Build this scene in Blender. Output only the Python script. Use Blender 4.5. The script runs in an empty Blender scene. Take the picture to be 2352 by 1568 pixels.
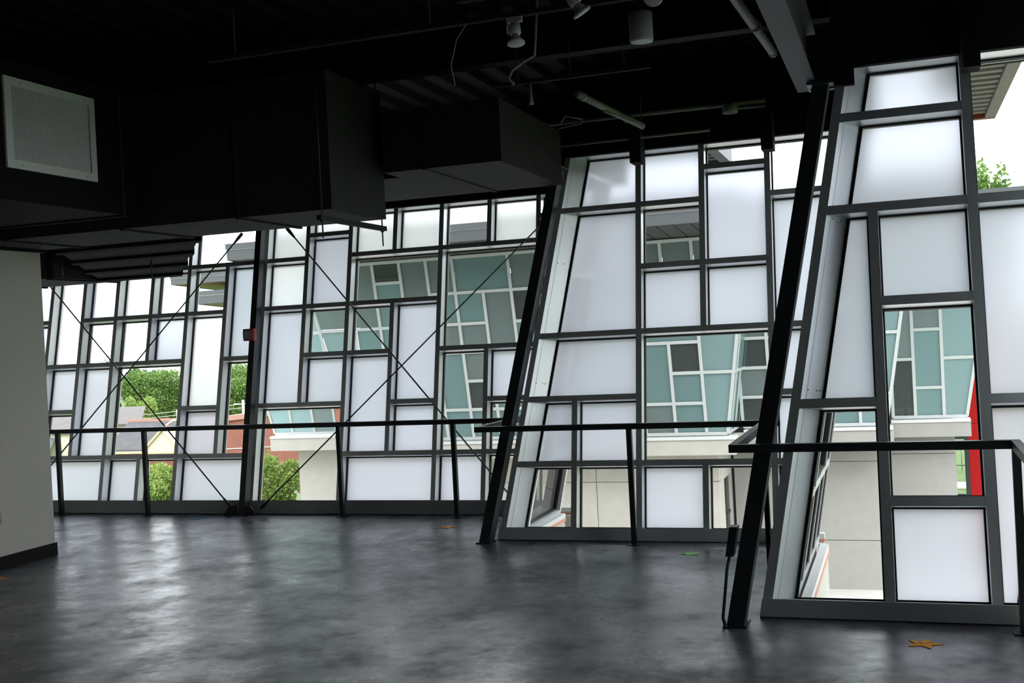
import bpy, math, random
import numpy as np
from mathutils import Vector

random.seed(7)
RNG = np.random.default_rng(7)
scene = bpy.context.scene
COL = scene.collection

# ------------------------------------------------------------------ camera, sky, sun, exposure
YAW, PITCH, ROLL = math.radians(19.107), math.radians(-0.206), math.radians(-2.903)
EYE = 1.85
d = Vector((-math.sin(YAW) * math.cos(PITCH), math.cos(YAW) * math.cos(PITCH), math.sin(PITCH)))
r0 = Vector((math.cos(YAW), math.sin(YAW), 0))
u0 = r0.cross(d)
rr = math.cos(ROLL) * r0 + math.sin(ROLL) * u0
uu = -math.sin(ROLL) * r0 + math.cos(ROLL) * u0
cam_data = bpy.data.cameras.new('camera')
cam_data.sensor_width = 36.0
cam_data.lens = 36.0 * 2581.4 / 2352.0
cam_data.clip_start, cam_data.clip_end = 0.05, 800
cam = bpy.data.objects.new('camera', cam_data)
from mathutils import Matrix
m = Matrix.Identity(4)
for i in range(3):
    m[i][0], m[i][1], m[i][2] = rr[i], uu[i], -d[i]
m[0][3], m[1][3], m[2][3] = 0, 0, EYE
cam.matrix_world = m
COL.objects.link(cam)
scene.camera = cam

world = bpy.data.worlds.new('overcast_sky')
scene.world = world
world.use_nodes = True
bg = world.node_tree.nodes['Background']
bg.inputs[0].default_value = (0.90, 0.95, 1.0, 1)
bg.inputs[1].default_value = 3.0
sun_d = bpy.data.lights.new('sun', 'SUN')
sun_d.energy = 2.0
sun_d.angle = math.radians(60)
sun_d.color = (1.0, 0.97, 0.92)
sun = bpy.data.objects.new('sun', sun_d)
sun.rotation_euler = (math.radians(38), math.radians(12), math.radians(20))
COL.objects.link(sun)

vs = scene.view_settings
vs.view_transform = 'Standard'
vs.look = 'None'
vs.exposure = 0.5
vs.gamma = 1.0
vs.use_curve_mapping = False
cy = scene.cycles
cy.max_bounces = 8
cy.diffuse_bounces = 4
cy.glossy_bounces = 4
cy.transmission_bounces = 6
cy.transparent_max_bounces = 12
cy.sample_clamp_indirect = 6.0
cy.caustics_reflective = False
cy.caustics_refractive = False

# ------------------------------------------------------------------ materials
MAT = {}
def new_mat(name):
    mt = bpy.data.materials.new(name)
    mt.use_nodes = True
    MAT[name] = mt
    return mt, mt.node_tree, mt.node_tree.nodes['Principled BSDF']

def pmat(name, col, rough=0.5, metal=0.0, spec=0.5, noise=0.0, nscale=8.0, bump=0.0, bscale=60.0, emit=None):
    mt, nt, b = new_mat(name)
    b.inputs['Base Color'].default_value = (*col, 1)
    b.inputs['Roughness'].default_value = rough
    b.inputs['Metallic'].default_value = metal
    b.inputs['Specular IOR Level'].default_value = spec
    tc = nt.nodes.new('ShaderNodeTexCoord')
    if noise > 0:
        n = nt.nodes.new('ShaderNodeTexNoise')
        n.inputs['Scale'].default_value = nscale
        n.inputs['Detail'].default_value = 5
        nt.links.new(tc.outputs['Object'], n.inputs['Vector'])
        mx = nt.nodes.new('ShaderNodeMix')
        mx.data_type = 'RGBA'
        mx.inputs[6].default_value = (*[c * (1 - noise) for c in col], 1)
        mx.inputs[7].default_value = (*[min(1, c * (1 + noise)) for c in col], 1)
        nt.links.new(n.outputs['Fac'], mx.inputs[0])
        nt.links.new(mx.outputs[2], b.inputs['Base Color'])
    if bump > 0:
        n2 = nt.nodes.new('ShaderNodeTexNoise')
        n2.inputs['Scale'].default_value = bscale
        nt.links.new(tc.outputs['Object'], n2.inputs['Vector'])
        bp = nt.nodes.new('ShaderNodeBump')
        bp.inputs['Strength'].default_value = bump
        bp.inputs['Distance'].default_value = 0.02
        nt.links.new(n2.outputs['Fac'], bp.inputs['Height'])
        nt.links.new(bp.outputs['Normal'], b.inputs['Normal'])
    if emit:
        b.inputs['Emission Color'].default_value = (*emit[0], 1)
        b.inputs['Emission Strength'].default_value = emit[1]
    return mt

pmat('aluminium', (0.74, 0.76, 0.77), 0.40, metal=0.75, noise=0.05, nscale=3)
pmat('sill_metal', (0.42, 0.44, 0.45), 0.45, noise=0.06, nscale=3)
pmat('white_aluminium', (0.52, 0.545, 0.54), 0.4)
pmat('gasket', (0.008, 0.008, 0.009), 0.6)
pmat('black_steel', (0.020, 0.023, 0.026), 0.38, noise=0.2, nscale=6)
pmat('black_paint', (0.0045, 0.0045, 0.005), 0.8, spec=0.2, noise=0.2, nscale=4)
pmat('duct_black', (0.022, 0.022, 0.0225), 0.75, spec=0.25, noise=0.15, nscale=3, bump=0.15, bscale=40)
pmat('duct_insulation', (0.024, 0.023, 0.021), 0.9, spec=0.2, noise=0.5, nscale=2, bump=0.8, bscale=70)
pmat('grey_pipe', (0.33, 0.33, 0.33), 0.55, noise=0.15, nscale=6)
pmat('beam_grey', (0.05, 0.05, 0.05), 0.6, noise=0.15, nscale=5)
pmat('white_enamel', (0.62, 0.62, 0.58), 0.4)
pmat('lamp_white', (0.55, 0.55, 0.50), 0.4)
pmat('lamp_lens', (0.35, 0.36, 0.33), 0.15)
pmat('grille_white', (0.82, 0.82, 0.80), 0.45, noise=0.05)
pmat('wall_white', (0.56, 0.54, 0.48), 0.85, noise=0.04, nscale=20, bump=0.05, bscale=200)
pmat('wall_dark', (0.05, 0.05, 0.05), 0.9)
pmat('wall_plain', (0.20, 0.20, 0.19), 0.9)
pmat('baseboard_black', (0.012, 0.011, 0.010), 0.8, spec=0.2)
pmat('outlet_tan', (0.45, 0.40, 0.28), 0.5)
pmat('concrete', (0.47, 0.45, 0.40), 0.9, noise=0.10, nscale=6, bump=0.1, bscale=60)
pmat('concrete_shaded', (0.33, 0.322, 0.30), 0.9, noise=0.10, nscale=6, bump=0.1, bscale=60)  # same concrete as the main wing, its shade put into a greyer colour
pmat('terrace', (0.50, 0.485, 0.45), 0.9, noise=0.06, nscale=2)
pmat('flashing_white', (0.62, 0.63, 0.62), 0.4)
pmat('flashing_red', (0.55, 0.24, 0.18), 0.6)
pmat('fascia_grey', (0.065, 0.072, 0.076), 0.5, noise=0.04)
pmat('soffit_dark', (0.07, 0.075, 0.075), 0.7)
pmat('soffit_brown', (0.36, 0.27, 0.22), 0.7, noise=0.15)
pmat('soffit_metal', (0.15, 0.14, 0.12), 0.45, metal=0.2, noise=0.35, nscale=5)
pmat('soffit_rust', (0.22, 0.05, 0.03), 0.6, noise=0.3)
pmat('red_panel', (0.34, 0.004, 0.004), 0.5, spec=0.2)
pmat('brick_red', (0.23, 0.085, 0.06), 0.9, noise=0.25, nscale=3)
pmat('brick_cap', (0.36, 0.19, 0.14), 0.8)
pmat('shingle_grey', (0.075, 0.075, 0.08), 0.9, noise=0.35, nscale=1.2)
pmat('shingle_brown', (0.12, 0.108, 0.105), 0.9, noise=0.3, nscale=1.2)
pmat('cream_siding', (0.62, 0.57, 0.44), 0.7)
pmat('cream_trim', (0.55, 0.46, 0.28), 0.6)
pmat('wood_tan', (0.22, 0.16, 0.07), 0.8, noise=0.25, nscale=3)
pmat('wood_dark', (0.16, 0.09, 0.05), 0.8)
pmat('pole_wood', (0.62, 0.58, 0.52), 0.9, noise=0.15)
pmat('bark', (0.20, 0.17, 0.13), 0.9, noise=0.3)
pmat('white_plain', (0.85, 0.85, 0.85), 0.5)
pmat('dark_glass', (0.03, 0.04, 0.045), 0.1)
pmat('door_black', (0.03, 0.035, 0.04), 0.3)
pmat('paper_orange', (0.95, 0.38, 0.03), 0.8)
pmat('paper_green', (0.26, 0.58, 0.16), 0.8)
pmat('paper_blue', (0.05, 0.32, 0.58), 0.8)
pmat('ink', (0.12, 0.05, 0.02), 0.8)
pmat('strobe_red', (0.55, 0.02, 0.03), 0.35)
pmat('strobe_lens', (0.30, 0.32, 0.32), 0.1)
pmat('rod_steel', (0.03, 0.035, 0.037), 0.35)
pmat('wheel_black', (0.02, 0.02, 0.02), 0.4)
pmat('grass', (0.065, 0.115, 0.025), 0.95, noise=0.25, nscale=0.6)
for nm, c in (('opp_teal', (0.20, 0.315, 0.312)), ('opp_teal_light', (0.27, 0.39, 0.395)), ('opp_grey', (0.20, 0.25, 0.245)), ('opp_dark', (0.10, 0.12, 0.115))):
    mt, nt, b = new_mat(nm)
    b.inputs['Base Color'].default_value = (*c, 1)
    b.inputs['Roughness'].default_value = 0.22
    if nm == 'opp_dark':
        tp = nt.nodes.new('ShaderNodeBsdfTransparent'); tp.inputs[0].default_value = (0.55, 0.62, 0.60, 1)
        mx = nt.nodes.new('ShaderNodeMixShader'); mx.inputs[0].default_value = 0.55
        nt.links.new(b.outputs[0], mx.inputs[1]); nt.links.new(tp.outputs[0], mx.inputs[2])
        nt.links.new(mx.outputs[0], nt.nodes['Material Output'].inputs['Surface'])
    else:
        tr = nt.nodes.new('ShaderNodeBsdfTranslucent')
        tr.inputs['Color'].default_value = (*[min(1, x * 1.9) for x in c], 1)
        mx = nt.nodes.new('ShaderNodeMixShader')
        mx.inputs[0].default_value = 0.40
        nt.links.new(b.outputs[0], mx.inputs[1])
        nt.links.new(tr.outputs[0], mx.inputs[2])
        nt.links.new(mx.outputs[0], nt.nodes['Material Output'].inputs['Surface'])

def foliage(name, a, b_):
    mt, nt, b = new_mat(name)
    oi = nt.nodes.new('ShaderNodeNewGeometry')
    mx = nt.nodes.new('ShaderNodeMix')
    mx.data_type = 'RGBA'
    mx.inputs[6].default_value = (*a, 1)
    mx.inputs[7].default_value = (*b_, 1)
    nt.links.new(oi.outputs['Random Per Island'], mx.inputs[0])
    nt.links.new(mx.outputs[2], b.inputs['Base Color'])
    b.inputs['Roughness'].default_value = 0.7
    tr = nt.nodes.new('ShaderNodeBsdfTranslucent')
    nt.links.new(mx.outputs[2], tr.inputs['Color'])
    ms = nt.nodes.new('ShaderNodeMixShader')
    ms.inputs[0].default_value = 0.35
    nt.links.new(b.outputs[0], ms.inputs[1])
    nt.links.new(tr.outputs[0], ms.inputs[2])
    nt.links.new(ms.outputs[0], nt.nodes['Material Output'].inputs['Surface'])
foliage('leaf_mid', (0.065, 0.14, 0.028), (0.21, 0.33, 0.075))
foliage('leaf_dark', (0.03, 0.08, 0.03), (0.10, 0.19, 0.065))
foliage('leaf_bright', (0.13, 0.23, 0.04), (0.36, 0.46, 0.12))

# clear glass: thin sheet, straight-through with Fresnel mirror
mt, nt, b = new_mat('clear_glass')
nt.nodes.remove(b)
tp = nt.nodes.new('ShaderNodeBsdfTransparent'); tp.inputs[0].default_value = (0.97, 0.98, 0.975, 1)
gl = nt.nodes.new('ShaderNodeBsdfGlossy'); gl.inputs['Roughness'].default_value = 0.0
fr = nt.nodes.new('ShaderNodeFresnel'); fr.inputs[0].default_value = 1.45
ms = nt.nodes.new('ShaderNodeMixShader')
nt.links.new(fr.outputs[0], ms.inputs[0]); nt.links.new(tp.outputs[0], ms.inputs[1]); nt.links.new(gl.outputs[0], ms.inputs[2])
nt.links.new(ms.outputs[0], nt.nodes['Material Output'].inputs['Surface'])

# frosted glass: milky film that scatters light through, in two densities
for nm, tcol, rcol, fac, ior, rgh in (('frosted_glass', (0.66, 0.675, 0.755), (0.76, 0.77, 0.85), 0.20, 1.12, 0.5), ('white_glass', (0.95, 0.96, 0.97), (0.98, 0.98, 0.99), 0.14, 1.04, 0.7)):
    mt, nt, b = new_mat(nm)
    nt.nodes.remove(b)
    tr = nt.nodes.new('ShaderNodeBsdfTranslucent'); tr.inputs[0].default_value = (*tcol, 1)
    rf = nt.nodes.new('ShaderNodeBsdfRefraction'); rf.inputs['Color'].default_value = (*rcol, 1)
    rf.inputs['Roughness'].default_value = rgh; rf.inputs['IOR'].default_value = ior
    ms = nt.nodes.new('ShaderNodeMixShader'); ms.inputs[0].default_value = fac
    nt.links.new(tr.outputs[0], ms.inputs[1]); nt.links.new(rf.outputs[0], ms.inputs[2])
    gl = nt.nodes.new('ShaderNodeBsdfGlossy'); gl.inputs['Roughness'].default_value = 0.35
    m2 = nt.nodes.new('ShaderNodeMixShader'); m2.inputs[0].default_value = 0.03
    nt.links.new(ms.outputs[0], m2.inputs[1]); nt.links.new(gl.outputs[0], m2.inputs[2])
    nt.links.new(m2.outputs[0], nt.nodes['Material Output'].inputs['Surface'])

# floor: sealed, trowelled grey concrete
mt, nt, b = new_mat('sealed_concrete')
tc = nt.nodes.new('ShaderNodeTexCoord')
mp = nt.nodes.new('ShaderNodeMapping'); mp.inputs['Scale'].default_value = (1.0, 1.0, 1.0)
nt.links.new(tc.outputs['Object'], mp.inputs['Vector'])
def nz(scale, detail=6, rough=0.6):
    n = nt.nodes.new('ShaderNodeTexNoise')
    n.inputs['Scale'].default_value = scale
    n.inputs['Detail'].default_value = detail
    n.inputs['Roughness'].default_value = rough
    nt.links.new(mp.outputs[0], n.inputs['Vector'])
    return n
def ramp(src, p0, c0, p1, c1):
    rp = nt.nodes.new('ShaderNodeValToRGB')
    rp.color_ramp.elements[0].position = p0; rp.color_ramp.elements[0].color = (*c0, 1)
    rp.color_ramp.elements[1].position = p1; rp.color_ramp.elements[1].color = (*c1, 1)
    nt.links.new(src, rp.inputs[0])
    return rp
n3b = nz(2.4, 10, 0.72); n1 = nz(1.6, 8, 0.62); n2 = nz(9.0, 8, 0.65); n3 = nz(0.55, 4, 0.5)
cr = ramp(n1.outputs['Fac'], 0.36, (0.040, 0.039, 0.042), 0.66, (0.19, 0.20, 0.225))
cr2 = ramp(n2.outputs['Fac'], 0.3, (0.75, 0.75, 0.75), 0.7, (1.1, 1.1, 1.1))
mul = nt.nodes.new('ShaderNodeMix'); mul.data_type = 'RGBA'; mul.blend_type = 'MULTIPLY'; mul.inputs[0].default_value = 1
nt.links.new(cr.outputs[0], mul.inputs[6]); nt.links.new(cr2.outputs[0], mul.inputs[7])
nt.links.new(mul.outputs[2], b.inputs['Base Color'])
rr_ = ramp(n3b.outputs['Fac'], 0.38, (0.40, 0.40, 0.40), 0.62, (0.25, 0.25, 0.25))
nt.links.new(rr_.outputs[0], b.inputs['Roughness'])
sp_ = ramp(n3b.outputs['Fac'], 0.37, (0.18, 0.18, 0.18), 0.58, (1.0, 1.0, 1.0)); nt.links.new(sp_.outputs[0], b.inputs['Specular IOR Level'])
nb_ = nz(4.5, 5, 0.55); nf_ = nz(22.0, 3, 0.5)
ad = nt.nodes.new('ShaderNodeMath'); ad.operation = 'MULTIPLY_ADD'; ad.inputs[1].default_value = 0.10
nt.links.new(nf_.outputs['Fac'], ad.inputs[0]); nt.links.new(nb_.outputs['Fac'], ad.inputs[2])
bp = nt.nodes.new('ShaderNodeBump'); bp.inputs['Strength'].default_value = 0.20; bp.inputs['Distance'].default_value = 0.02
nt.links.new(ad.outputs[0], bp.inputs['Height']); nt.links.new(bp.outputs[0], b.inputs['Normal'])

# ------------------------------------------------------------------ object helpers
ORG = {}
def mk(name, verts, faces, mat, parent=None, smooth=False, **props):
    v = np.asarray(verts, float)
    lo, hi = v.min(0), v.max(0)
    org = np.array([(lo[0] + hi[0]) / 2, (lo[1] + hi[1]) / 2, lo[2]])
    me = bpy.data.meshes.new(name)
    me.from_pydata([tuple(p) for p in (v - org)], [], faces)
    me.materials.append(MAT[mat])
    if smooth:
        me.shade_smooth()
    me.update()
    o = bpy.data.objects.new(name, me)
    COL.objects.link(o)
    po = ORG[parent.name] if parent else np.zeros(3)
    o.location = tuple(org - po)
    if parent:
        o.parent = parent
    ORG[o.name] = org
    for k, val in props.items():
        o[k] = val
    return o

def thing(name, loc, label, category, group=None, kind=None):
    o = bpy.data.objects.new(name, None)
    o.empty_display_size = 0.1
    COL.objects.link(o)
    o.location = loc
    ORG[o.name] = np.array(loc, float)
    o['label'] = label
    o['category'] = category
    if group: o['group'] = group
    if kind: o['kind'] = kind
    return o

BF = [(0, 3, 2, 1), (4, 5, 6, 7), (0, 1, 5, 4), (1, 2, 6, 5), (2, 3, 7, 6), (3, 0, 4, 7)]
def bxv(a, b_):
    x0, y0, z0 = a; x1, y1, z1 = b_
    return [(x0, y0, z0), (x1, y0, z0), (x1, y1, z0), (x0, y1, z0), (x0, y0, z1), (x1, y0, z1), (x1, y1, z1), (x0, y1, z1)]
def box(name, a, b_, mat, parent=None, **k):
    return mk(name, bxv(a, b_), BF, mat, parent, **k)

class MB:
    def __init__(s): s.v = []; s.f = []
    def add(s, v, f):
        n = len(s.v); s.v += [tuple(p) for p in v]; s.f += [tuple(i + n for i in q) for q in f]; return s
    def box(s, a, b_): return s.add(bxv(a, b_), BF)
    def hexa(s, v8): return s.add(v8, BF)
    def tube(s, pts, r, seg=8, caps=True):
        v, f = tubev(pts, r, seg, caps); return s.add(v, f)
    def build(s, name, mat, parent=None, smooth=False, **k): return mk(name, s.v, s.f, mat, parent, smooth, **k)

def tubev(pts, r, seg=8, caps=True):
    pts = [Vector(p) for p in pts]
    rs = r if isinstance(r, (list, tuple)) else [r] * len(pts)
    v, f = [], []
    up = None
    for i, p in enumerate(pts):
        t = (pts[min(i + 1, len(pts) - 1)] - pts[max(i - 1, 0)]).normalized()
        if up is None:
            up = Vector((0, 0, 1)) if abs(t.z) < 0.9 else Vector((1, 0, 0))
        a = t.cross(up).normalized(); c = a.cross(t).normalized(); up = c
        for k in range(seg):
            an = 2 * math.pi * k / seg
            v.append(tuple(p + rs[i] * (math.cos(an) * a + math.sin(an) * c)))
    for i in range(len(pts) - 1):
        for k in range(seg):
            k2 = (k + 1) % seg
            f.append((i * seg + k, i * seg + k2, (i + 1) * seg + k2, (i + 1) * seg + k))
    if caps:
        f.append(tuple(range(seg - 1, -1, -1)))
        n = (len(pts) - 1) * seg
        f.append(tuple(n + k for k in range(seg)))
    return v, f
def tube(name, pts, r, mat, parent=None, seg=8, smooth=True, **k):
    v, f = tubev(pts, r, seg); return mk(name, v, f, mat, parent, smooth, **k)

def prism_bar(p0, p1, wx, wy, ax=(1, 0, 0), ay=(0, 1, 0)):
    """straight bar of wx by wy from p0 to p1, its section kept along ax and ay"""
    p0, p1, ax, ay = map(np.array, (p0, p1, ax, ay))
    q = [(-.5, -.5), (.5, -.5), (.5, .5), (-.5, .5)]
    return [tuple(p0 + a * wx * ax + c * wy * ay) for a, c in q] + [tuple(p1 + a * wx * ax + c * wy * ay) for a, c in q]

def lathe(prof, seg=24, c=(0, 0, 0), axis=None):
    """prof: (radius, height) pairs; axis: unit vector of the height direction"""
    ax = Vector(axis or (0, 0, 1)).normalized()
    t = Vector((1, 0, 0)) if abs(ax.x) < 0.8 else Vector((0, 1, 0))
    a = ax.cross(t).normalized(); b2 = ax.cross(a)
    v, f = [], []
    for r_, h in prof:
        for k in range(seg):
            an = 2 * math.pi * k / seg
            v.append(tuple(Vector(c) + ax * h + r_ * (math.cos(an) * a + math.sin(an) * b2)))
    for i in range(len(prof) - 1):
        for k in range(seg):
            k2 = (k + 1) % seg
            f.append((i * seg + k, i * seg + k2, (i + 1) * seg + k2, (i + 1) * seg + k))
    f.append(tuple(range(seg - 1, -1, -1)))
    n = (len(prof) - 1) * seg
    f.append(tuple(n + k for k in range(seg)))
    return v, f

# ------------------------------------------------------------------ room dimensions
TH = math.radians(12.03)
SN, CS = math.sin(TH), math.cos(TH)
KX = 0.166                       # sideways lean of the step corners per metre of slope
YA, YB, YC, YD = 11.07, 9.70, 7.235, 4.85
CEIL = 4.45

def frame(O, U, Wv, N):
    O, U, Wv, N = (np.array(q, float) for q in (O, U, Wv, N))
    return lambda u, v, n=0.0: tuple(O + u * U + v * Wv + n * N)

def curtain(name, P, cols, rows, panes, w, label, inset_l=0.0, inset_r=0.0, depth=0.19, gl=0.135, sill=True, mats=None, jamb=True, uaxis=1.0,
            kind='structure', mull_mat='aluminium', sill_mat='sill_metal', gasket=True, parent=None, category='window wall'):
    """panes: (i0, j0, i1, j1, type) on the grid of cols [(c, k)] and rows; members are drawn along every edge between two panes"""
    mats = mats or {'F': 'frosted_glass', 'C': 'clear_glass', 'W': 'white_glass'}
    nc, nr = len(cols) - 1, len(rows) - 1
    cu = lambda i, v: cols[i][0] + cols[i][1] * v
    grid = -np.ones((nc, nr), int)
    for q, (i0, j0, i1, j1, t) in enumerate(panes):
        assert (grid[i0:i1, j0:j1] == -1).all(), (name, i0, j0, i1, j1)
        grid[i0:i1, j0:j1] = q
    assert (grid >= 0).all(), (name, np.argwhere(grid < 0).tolist())
    root = parent or thing(name, P(cu(0, 0) * .5 + cu(nc, 0) * .5, 0), label, category, kind=kind)
    h = w / 2
    # mullions
    for i in range(nc + 1):
        on = [i in (0, nc) or grid[i - 1, j] != grid[i, j] for j in range(nr)]
        j = 0
        while j < nr:
            if on[j]:
                k = j
                while k < nr and on[k]: k += 1
                v0, v1 = rows[j] - (h if j else 0), rows[k] + h
                a, c = cu(i, v0), cu(i, v1)
                wl, wr = h, h
                vv = [P(a - wl, v0, 0), P(a + wr, v0, 0), P(a + wr, v0, depth), P(a - wl, v0, depth), P(c - wl, v1, 0), P(c + wr, v1, 0), P(c + wr, v1, depth), P(c - wl, v1, depth)]
                mk('mullion', vv, BF, mull_mat, root)
                j = k
            else:
                j += 1
    # transoms, a hair behind the mullion faces
    for j in range(nr + 1):
        on = [j in (0, nr) or grid[i, j - 1] != grid[i, j] for i in range(nc)]
        if j == 0 and sill: continue
        i = 0
        while i < nc:
            if on[i]:
                k = i
                while k < nc and on[k]: k += 1
                v0, v1 = rows[j] - h, rows[j] + h
                e = 0.002
                vv = []
                for v in (v0, v1):
                    vv += [P(cu(i, v), v, e), P(cu(k, v), v, e), P(cu(k, v), v, depth - e), P(cu(i, v), v, depth - e)]
                mk('transom', vv, BF, mull_mat, root)
                i = k
            else:
                i += 1
    if sill:
        v1 = rows[0]
        vv = []
        for v in (0.0, v1):
            vv += [P(cu(0, v) - h, v, -0.035), P(cu(nc, v) + h, v, -0.035), P(cu(nc, v) + h, v, depth), P(cu(0, v) - h, v, depth)]
        mk('sill', vv, BF, sill_mat, root)
    # panes and gaskets
    for (i0, j0, i1, j1, t) in panes:
        v0, v1 = rows[j0] + (h if (j0 or not sill) else 0.0), rows[j1] - h
        li = inset_l if i0 == 0 else h
        ri = inset_r if i1 == nc else h
        li, ri = max(li, h), max(ri, h)
        L0, L1, R0, R1 = cu(i0, v0) + li, cu(i0, v1) + li, cu(i1, v0) - ri, cu(i1, v1) - ri
        if R0 - L0 < 0.01: R0 = L0 + 0.01
        g = 0.012
        vv = [P(L0, v0, gl), P(R0, v0, gl), P(R0, v0, gl + .008), P(L0, v0, gl + .008), P(L1, v1, gl), P(R1, v1, gl), P(R1, v1, gl + .008), P(L1, v1, gl + .008)]
        if t in 'FCW':
            # one thin sheet of glass
            pn = mk({'F': 'frosted_pane', 'C': 'clear_pane', 'W': 'white_pane'}[t], [vv[0], vv[1], vv[5], vv[4]], [(0, 1, 2, 3)], mats[t], root)
        else:
            pn = mk('glass_pane', [vv[0], vv[1], vv[5], vv[4]], [(0, 1, 2, 3)], mats[t], root)
        if gasket:
            ring = MB()
            a, c = gl - 0.02, gl + 0.02
            o4 = [(L0, v0), (R0, v0), (R1, v1), (L1, v1)]
            i4 = [(L0 + g, v0 + g), (R0 - g, v0 + g), (R1 - g, v1 - g), (L1 + g, v1 - g)]
            vs_ = [P(*q, a) for q in o4] + [P(*q, a) for q in i4] + [P(*q, c) for q in o4] + [P(*q, c) for q in i4]
            fs = []
            for q in range(4):
                q2 = (q + 1) % 4
                fs += [(q, q2, 4 + q2, 4 + q), (8 + q2, 8 + q, 12 + q, 12 + q2), (4 + q, 4 + q2, 12 + q2, 12 + q)]
            ring.add(vs_, fs).build('gasket', 'gasket', pn)
    # splayed jamb panels that close the stepped corner
    if inset_l > h:
        vt = rows[-1] + h
        lo, hi = [], []
        for v, dst in ((rows[0], lo), (vt, hi)):
            a = cu(0, v)
            dst += [P(a + h, v, 0.004), P(a + inset_l, v, gl), P(a + inset_l, v, depth), P(a + h, v, depth)]
        jp = mk('jamb_panel', lo + hi, BF, mull_mat, root)
        sm = []
        for v in (rows[0], vt):
            a = cu(0, v)
            for q in (0.215, 0.228):
                t_ = q; sm.append(P(a + h + t_ * (inset_l - h), v, 0.004 + t_ * (gl - .004) - .0006))
            for q in (0.228, 0.215):
                t_ = q; sm.append(P(a + h + t_ * (inset_l - h), v, 0.004 + t_ * (gl - .004) + .002))
        mk('panel_seam', sm, BF, 'sill_metal', jp)
        for vq, du in ((1.45, .035), (1.45, .085), (1.45, .105), (2.6, .04), (2.6, .09)):
            a = cu(0, vq)
            tt = du / (inset_l - h)
            pc = np.array(P(a + h + du, vq, 0.004 + tt * (gl - .004)))
            nrm = np.array(P(0, 0, -1)) - np.array(P(0, 0, 0)); nrm = nrm + np.array([.8, 0, 0]); nrm = nrm / np.linalg.norm(nrm)
            v_, f_ = lathe([(0.005, -0.002), (0.005, 0.0015)], 8, tuple(pc), tuple(nrm))
            mk('rivet', v_, f_, 'gasket', jp)
    return root

# ------------------------------------------------------------------ the shell: floor, ceiling, walls
fl = MB()
def slab(x0, x1, y0, y1): fl.box((x0, y0, -0.30), (x1, y1, 0.0))
slab(-12.0, -3.56, -4.0, 11.24)
slab(-3.56, -0.90, -4.0, 9.87)
slab(-0.90, 0.61, -4.0, 7.40)
slab(0.61, 4.2, -4.0, 5.0)
fl.build('floor', 'sealed_concrete', kind='structure', label='dark sealed grey concrete floor mirroring the tall windows', category='floor')

ce = MB()
def roof_y(x): return 12.1 if x < -2.75 else 10.8 if x < -0.15 else 8.4 if x < 1.25 else 5.95
for x in np.arange(-12.0, 4.6, 0.30):
    y1 = roof_y(x + .15)
    ce.hexa([(x, -4, CEIL - .07), (x + .12, -4, CEIL - .07), (x + .12, y1, CEIL - .07), (x, y1, CEIL - .07), (x - .03, -4, CEIL), (x + .15, -4, CEIL), (x + .15, y1, CEIL), (x - .03, y1, CEIL)])
for x0, x1 in ((-12.2, -2.72), (-2.72, -0.10), (-0.10, 1.30), (1.30, 4.9)):
    ce.box((x0, -4.2, CEIL), (x1, roof_y((x0 + x1) / 2) + .05, CEIL + .15))
ce.build('ceiling', 'black_paint', kind='structure', label='black ribbed metal roof deck over the whole room', category='ceiling')

WX = -7.706
wl = box('wall_left', (-12.0, -4, 0), (WX, 8.66, 2.88), 'wall_white', kind='structure', label='short off-white partition wall at the left edge', category='wall')
box('baseboard_left', (WX, -4, 0), (WX + 0.015, 8.675, 0.12), 'baseboard_black', kind='structure', label='black rubber baseboard along the off-white partition', category='baseboard')
box('wall_upper', (-12.0, -4, 2.88), (WX + .05, 8.70, CEIL), 'black_paint', kind='structure', label='black bulkhead above the off-white partition', category='wall')
box('wall_far', (-12.2, 8.6, 0), (-12.0, 12.0, CEIL), 'wall_white', kind='structure', label='end wall beyond the far window bay', category='wall')
box('wall_back', (-12.0, -4.2, 0), (4.2, -4.0, CEIL), 'wall_plain', kind='structure', label='plain back wall behind the viewer', category='wall')
box('wall_right', (4.0, -4.0, 0), (4.2, -0.6, CEIL), 'wall_plain', kind='structure', label='plain side wall right of the viewer', category='wall')

# ------------------------------------------------------------------ window walls
UX = (1, 0, 0)
LEAN = (0, SN, CS)
NOUT = (0, CS, -SN)
PA = frame((0, YA, 0), UX, LEAN, NOUT)
PB = frame((0, YB, 0), UX, LEAN, NOUT)
PC = frame((0, YC, 0), UX, LEAN, NOUT)
PD = frame((0, YD, 0), UX, LEAN, NOUT)
S = 1.85
ca = [-11.30, -10.72] + [S * q for q in (-5.508, -5.238, -4.966, -4.688, -4.406, -4.115, -3.835, -3.534, -3.231, -2.925, -2.616, -2.305)] + [-3.69]
colsA = [(c, 0) for c in ca] + [(-3.56, KX)]
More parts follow.
